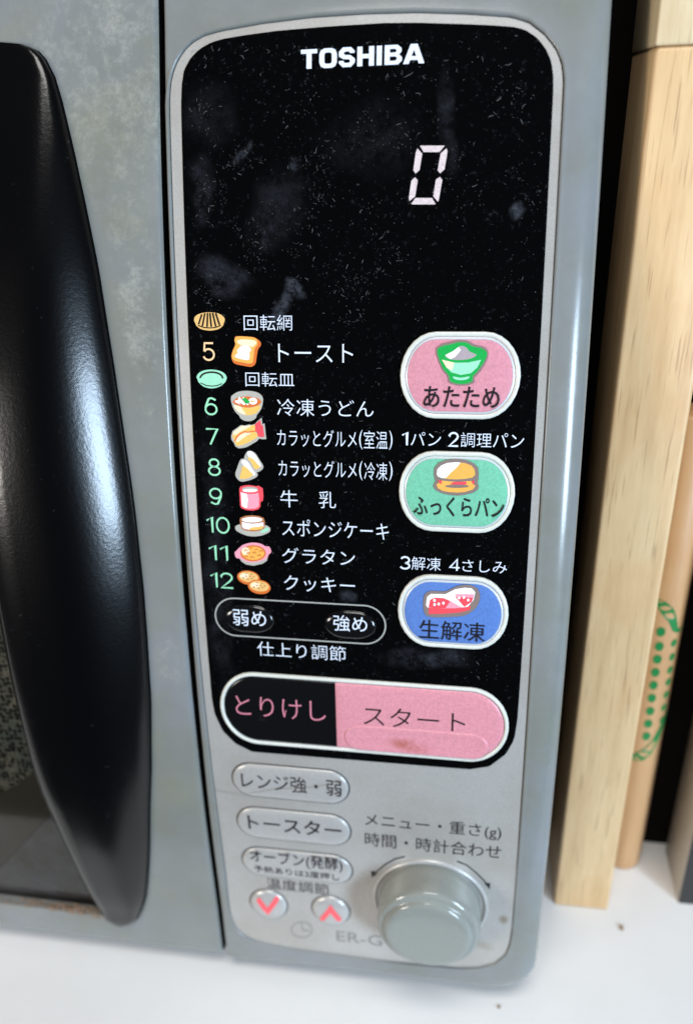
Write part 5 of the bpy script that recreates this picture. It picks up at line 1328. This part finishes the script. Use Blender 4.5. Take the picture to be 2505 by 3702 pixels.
# walls of the opening
for x0, s0, x1, s1 in ((-150, 300.2, -51.5, 300.2), (-51.5, 300.2, -72, 30), (-72, 30, -150, 30)):
    k = 24
    for i in range(k):
        q = []
        for u, h in ((i / k, .4), ((i + 1) / k, .4), ((i + 1) / k, -7.5), (i / k, -7.5)):
            x, s = x0 + (x1 - x0) * u, s0 + (s1 - s0) * u
            verts.append(W(x, s, h))
            uvs.append((x, s))
            q.append(len(verts) - 1)
        faces.append(tuple(q))
fm = []
for f_ in faces:
    fm.append(1 if sum(uvs[v_][0] > -9 for v_ in f_) == 4 and min((Vector(verts[v_]) - W(uvs[v_][0], uvs[v_][1], door_h(uvs[v_][1]))).length for v_ in f_) > 1.2 * MM else 0)
door = mesh_obj('door', verts, faces, [M['door'], M['seal_shade']], mw, uvs, True, fm)
me = door.data
me.set_sharp_from_angle(angle=math.radians(35))

# window behind the handle: glass pane, perforated screen, plain lower frame
rect = lambda a, b_, c_, d_: [(a, b_), (c_, b_), (c_, d_ - .001), (a, d_)]


def strip(name, xl, xr, s0, s1, h, mat, parent, k=20, tilt=0.0, dh=0.0):
    verts, uvs, faces = [], [], []
    for i in range(k + 1):
        u = i / k
        s = s0 + (s1 - s0) * u
        for x in (xl, xr):
            ss = s + tilt * (x - xr)
            verts.append(W(x, ss, h + dh * u))
            uvs.append((x, ss))
    for i in range(k):
        faces.append((2 * i, 2 * i + 2, 2 * i + 3, 2 * i + 1))
    return mesh_obj(name, verts, faces, mat, parent, uvs)


win = strip('window_screen', -150, -50, 28, 246, -6.5, M['screen'], door)
strip('lower_screen_frame', -150, -50, 240, 303, -6.9, M['olive'], door)
# plain sheet with a ragged upper edge that covers the end of the holes
verts, uvs, faces = [], [], []
rg = random.Random(5)
xs = np.linspace(-110, -50, 61)
top = [float(np.interp(x, [-110, -85, -78, -72, -67.5, -50], [250, 246, 241.7, 236, 233, 231])) + rg.uniform(-.5, .5) for x in xs]
for x, t_ in zip(xs, top):
    for s in (t_, 262, 284, 303):
        verts.append(W(x, s, -6.1))
        uvs.append((x, s))
for i in range(60):
    for j in range(3):
        a = i * 4 + j
        faces.append((a, a + 1, a + 5, a + 4))
mesh_obj('plain_sheet', verts, faces, M['olive'], door, uvs)
# slanting dark strip, window shade put in as a shape, and the dusty floor below it
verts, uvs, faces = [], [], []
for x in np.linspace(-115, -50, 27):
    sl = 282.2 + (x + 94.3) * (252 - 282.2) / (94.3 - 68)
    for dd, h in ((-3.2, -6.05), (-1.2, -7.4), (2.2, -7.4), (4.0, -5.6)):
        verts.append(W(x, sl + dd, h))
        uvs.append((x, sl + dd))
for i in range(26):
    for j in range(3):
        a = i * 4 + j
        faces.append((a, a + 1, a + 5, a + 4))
mesh_obj('shade_stripe', verts, faces, M['dark'], door, uvs, True)
verts, uvs, faces = [], [], []
for x in np.linspace(-115, -50, 27):
    sl = 282.2 + (x + 94.3) * (252 - 282.2) / (94.3 - 68) + 4.0
    for u in (0, .5, 1):
        s = min(sl, 303) + (303 - min(sl, 303)) * u
        verts.append(W(x, s, -5.55))
        uvs.append((x, s))
for i in range(26):
    for j in range(2):
        a = i * 3 + j
        faces.append((a, a + 1, a + 4, a + 3))
mesh_obj('dusty_sheet', verts, faces, M['inner'], door, uvs)
strip('window_pane', -150, -50, 28, 303, -3.4, M['glass'], door, 40)

# crumbs on the lower ledge
verts, faces = [], []
for i in range(520):
    x = -52.5 - abs(rg.gauss(0, 1)) * 17
    if x < -110:
        continue
    s = 299.4 + rg.uniform(0, 1.7) + max(0, (x + 62) * .12)
    h = rg.uniform(-2.5, .5)
    r = rg.uniform(.25, .75)
    base = len(verts)
    c0 = W(x, s, h)
    for dv in ((1, 0, 0), (-1, 0, 0), (0, 1, 0), (0, -1, 0), (0, 0, 1), (0, 0, -1)):
        verts.append(c0 + Vector(dv) * r * MM * rg.uniform(.6, 1.3))
    for f_ in ((0, 2, 4), (2, 1, 4), (1, 3, 4), (3, 0, 4), (2, 0, 5), (1, 2, 5), (3, 1, 5), (0, 3, 5)):
        faces.append(tuple(base + q for q in f_))
cr_ = mesh_obj('crumb', verts, faces, M['crumb'], mw)
cr_['kind'] = 'stuff'

# handle: a bowed shell, straight towards the window and arched towards the door edge
HR = [(2.2, -48), (2.51, -43.5), (3.2, -39.5), (4.26, -36.95), (8.3, -33.14), (17.05, -30.62), (29.83, -27.85), (44.64, -25.15), (60.18, -22.62), (85.5, -20.0), (101.6, -18.68), (118.3, -17.46), (131.2, -16.8), (154, -16.5), (169.7, -16.95),
      (194, -18.23), (221.1, -21.43), (240, -24.5), (260.3, -27.57), (276.5, -30.72), (287, -33.2), (294.5, -36.2), (299.6, -38.8), (302.0, -41.4), (303, -44.4)]
HL = [(2.2, -56, 2), (12, -57, 2.8), (30, -57.5, 5), (60, -58, 8.5), (90, -58, 11.5), (115, -58, 12.8), (158, -58, 12.5), (185, -57.9, 12), (215, -57.6, 11), (227, -56.9, 10.5), (242, -55.7, 9), (262, -54.4, 7), (282.5, -52.3, 5), (293, -50.6, 3.4), (299.5, -50.0, 2.6), (301.8, -48.3, 2.2), (303, -46.4, 2)]
ts = [0, .003, .008, .015, .03, .05] + list(np.linspace(.08, .92, 50)) + [.94, .955, .97, .98, .988, .994, 1]
hs = [p[0] for p in HR]
verts, uvs, faces = [], [], []
U = [0, .05, .15, .25, .35, .45, .52, .59, .66, .72, .77, .82, .86, .90, .93, .96, .98, 1]
for t_ in ts:
    s = 2.2 + (303 - 2.2) * t_
    xr = float(np.interp(s, hs, [p[1] for p in HR]))
    xl = float(np.interp(s, [p[0] for p in HL], [p[1] for p in HL]))
    hl = float(np.interp(s, [p[0] for p in HL], [p[2] for p in HL]))
    hr = 2.0
    row = []
    # back lip on the window side
    row.append((xl + 3, hl - 3.5))
    row.append((xl + .3, hl - 2.2))
    row.append((xl, hl - 1.2))
    for u in U:
        x = xl + (xr - xl) * u
        top_ = (hl - hr) + 2.5 * min(1, (hl - 2) / 6) + .05
        q_ = xr - x
        a_ = .95 * q_ - .013 * q_ * q_
        kk_ = .5 + .1 * top_
        bow = max(0, -kk_ * math.log(math.exp(-a_ / kk_) + math.exp(-top_ / kk_))) if u > .0 else (hl - hr)
        if u <= .05:
            bow = (hl - hr) + 2.0 * min(1, (hl - 2) / 6) * (u / .05) * .5
        row.append((x, hr + bow - (0 if u < .95 else (u - .95) / .05 * .6)))
    row.append((xr + .1, .2))
    row.append((xr + .1, -1.0))
    for x, h in row:
        verts.append(W(x, s, h))
        uvs.append((x, s))
n = len(row)
fm = []
for i in range(len(ts) - 1):
    for j in range(n - 1):
        a = i * n + j
        faces.append((a, a + n, a + n + 1, a + 1))
        fm.append(1 if j in (2,) else 0)
handle = mesh_obj('door_handle', verts, faces, [M['handle'], M['rim_dark']], mw, uvs, True, fm, label='tall black handle bowed out over the window')
# black strip painted for the thin shadow where the handle meets the door
verts, faces, uvs = [], [], []
for t_ in ts:
    s = 2.2 + (303 - 2.2) * t_
    xr = float(np.interp(s, hs, [p[1] for p in HR]))
    for x in (xr - .6, xr + .55):
        verts.append(W(x, s, .46))
        uvs.append((x, s))
for i in range(len(ts) - 1):
    faces.append((2 * i, 2 * i + 2, 2 * i + 3, 2 * i + 1))
mesh_obj('handle_shade_line', verts, faces, M['seal_shade'], handle, uvs)
# a food drop dried on it
bm = bmesh.new()
bmesh.ops.create_icosphere(bm, subdivisions=2, radius=.75 * MM)
me = bpy.data.meshes.new('food_drop')
bm.to_mesh(me)
bm.free()
me.materials.append(M['side_light'])
o = bpy.data.objects.new('food_drop', me)
link(o, handle)
o.location = W(-37.7, 241.5, 6.6) - root_loc(handle)
o.scale = (1, .6, 1.2)

# ---------------------------------------------------------------- things standing beside the oven
wp = thing('wooden_post', 'pale wooden board standing on edge just right of the microwave', 'board', (.132, .062, 0))
box('post_shaft', 121.5, 143.2, 44.5, 80.5, 0, 308.85, M['wood'], wp, 1.3, 4)
box('post_top_block', 121.3, 143.3, 44.3, 80.3, 308.9, 400, M['wood2'], wp, .6, 3)

tb = thing('brown_tube', 'round brown wooden stick printed with a green dotted leaf, behind the pale board', 'tube', (.152, .073, 0))
bm = bmesh.new()
prof = [(0, 0), (6.2, 0), (7.4, .6), (8, 1.9), (8, 120), (8, 205), (7.4, 206.6), (6.2, 207.2), (0, 207.2)]
nseg = 48
vr = [[bm.verts.new((r * math.cos(2 * math.pi * i / nseg) * MM, r * math.sin(2 * math.pi * i / nseg) * MM, z * MM)) for i in range(nseg)] for r, z in prof[1:-1]]
for k in range(len(vr) - 1):
    for i in range(nseg):
        bm.faces.new((vr[k][i], vr[k][(i + 1) % nseg], vr[k + 1][(i + 1) % nseg], vr[k + 1][i]))
bm.faces.new(vr[0][::-1])
bm.faces.new(vr[-1])
me = bpy.data.meshes.new('tube_wall')
bm.to_mesh(me)
bm.free()
me.materials.append(M['kraft'])
me.polygons.foreach_set('use_smooth', [True] * len(me.polygons))
me.set_sharp_from_angle(angle=math.radians(50))
tube_wall = link(bpy.data.objects.new('tube_wall', me), tb)


def on_tube(x, z, h):
    a = math.asin(max(-.985, min(.985, (x - 152) / 8.0)))
    return Vector(((152 + (8.04 + h) * math.sin(a)) * MM, (73 - (8.04 + h) * math.cos(a)) * MM, z * MM))


def thick_line(pts, w_):
    pts = [np.array(p, float) for p in pts]
    L, R_ = [], []
    for i, p in enumerate(pts):
        d = pts[min(i + 1, len(pts) - 1)] - pts[max(i - 1, 0)]
        d /= np.hypot(*d)
        n_ = np.array([-d[1], d[0]])
        ww = w_[i] if isinstance(w_, (list, tuple)) else w_
        L.append(tuple(p + n_ * ww / 2))
        R_.append(tuple(p - n_ * ww / 2))
    return L, R_


def strips(pts, w_):
    L, R_ = thick_line(pts, w_)
    return [('leaf_ink', [L[i], L[i + 1], R_[i + 1], R_[i]]) for i in range(len(L) - 1)]


logo = [*strips([(147.6, 138.8), (150.0, 136.7), (152.2, 134.1), (154.3, 130.6), (156.0, 125.9), (157.6, 124.9), (159.7, 125.6)], [1, 3.6, 4.4, 3.0, 2.0, 1.8, 1.4]),
        *strips([(148.6, 64.0), (151, 65.4), (153.3, 68.0), (155.8, 73.3), (157.8, 80.0), (159.2, 86.6)], [2.4, 4.4, 4.2, 2.8, 1.8, 1.0])]
for x, z in ((151.0, 125.3), (151.3, 118.9), (151.4, 113.1), (151.5, 107.1), (151.6, 101.1), (151.8, 95.0), (152.0, 88.7), (152.1, 82.5), (152.2, 76.2)):
    logo.append(('leaf_ink', [(x + 1.5 * math.cos(k * .628), z + 2.1 * math.sin(k * .628)) for k in range(10)]))
for x, z in ((156.4, 119.9), (156.7, 113.5), (156.8, 107.5), (157.0, 101.8), (157.1, 95.7), (157.1, 89.5), (157.4, 83.2)):
    logo.append(('leaf_ink', [(x + 1.1 * math.cos(k * .628), z + 1.7 * math.sin(k * .628)) for k in range(10)]))
logo = [(a, densify(b_, .5)) for a, b_ in logo]
polys_on_sheet('leaf_print', logo, .12, tb, wrap=on_tube, step=.0)

cb = thing('charcoal_board', 'charcoal fronted board with a pale side, at the right edge beyond the brown stick', 'board', (.182, .065, 0))
box('pale_side', 172, 173.4, 52.6, 78, 0, 240, M['side_light'], cb, .3, 1)
box('dark_front', 172.3, 192, 52, 77.4, 0, 240.5, M['blackboard'], cb)

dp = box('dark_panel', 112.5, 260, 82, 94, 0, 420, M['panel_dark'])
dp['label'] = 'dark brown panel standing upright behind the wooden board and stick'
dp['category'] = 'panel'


def speck(x, y, r, label):
    bm = bmesh.new()
    bmesh.ops.create_icosphere(bm, subdivisions=2, radius=1)
    rr = random.Random(int(x))
    for v_ in bm.verts:
        v_.co = Vector((v_.co.x * r * rr.uniform(.7, 1.2), v_.co.y * r * 1.5 * rr.uniform(.7, 1.2), (v_.co.z + .8) * r * .35)) * MM
    me = bpy.data.meshes.new('crumb')
    bm.to_mesh(me)
    bm.free()
    me.materials.append(M['counter_crumb'])
    o = bpy.data.objects.new('crumb', me)
    link(o)
    o.location = (x * MM, y * MM, 0)
    o['label'] = label
    o['category'] = 'crumb'


speck(147.5, 37.5, 1.0, 'dark crumb on the white counter in front of the wooden board')
speck(98.6, -1.0, .6, 'small brown crumb on the counter in front of the microwave corner')
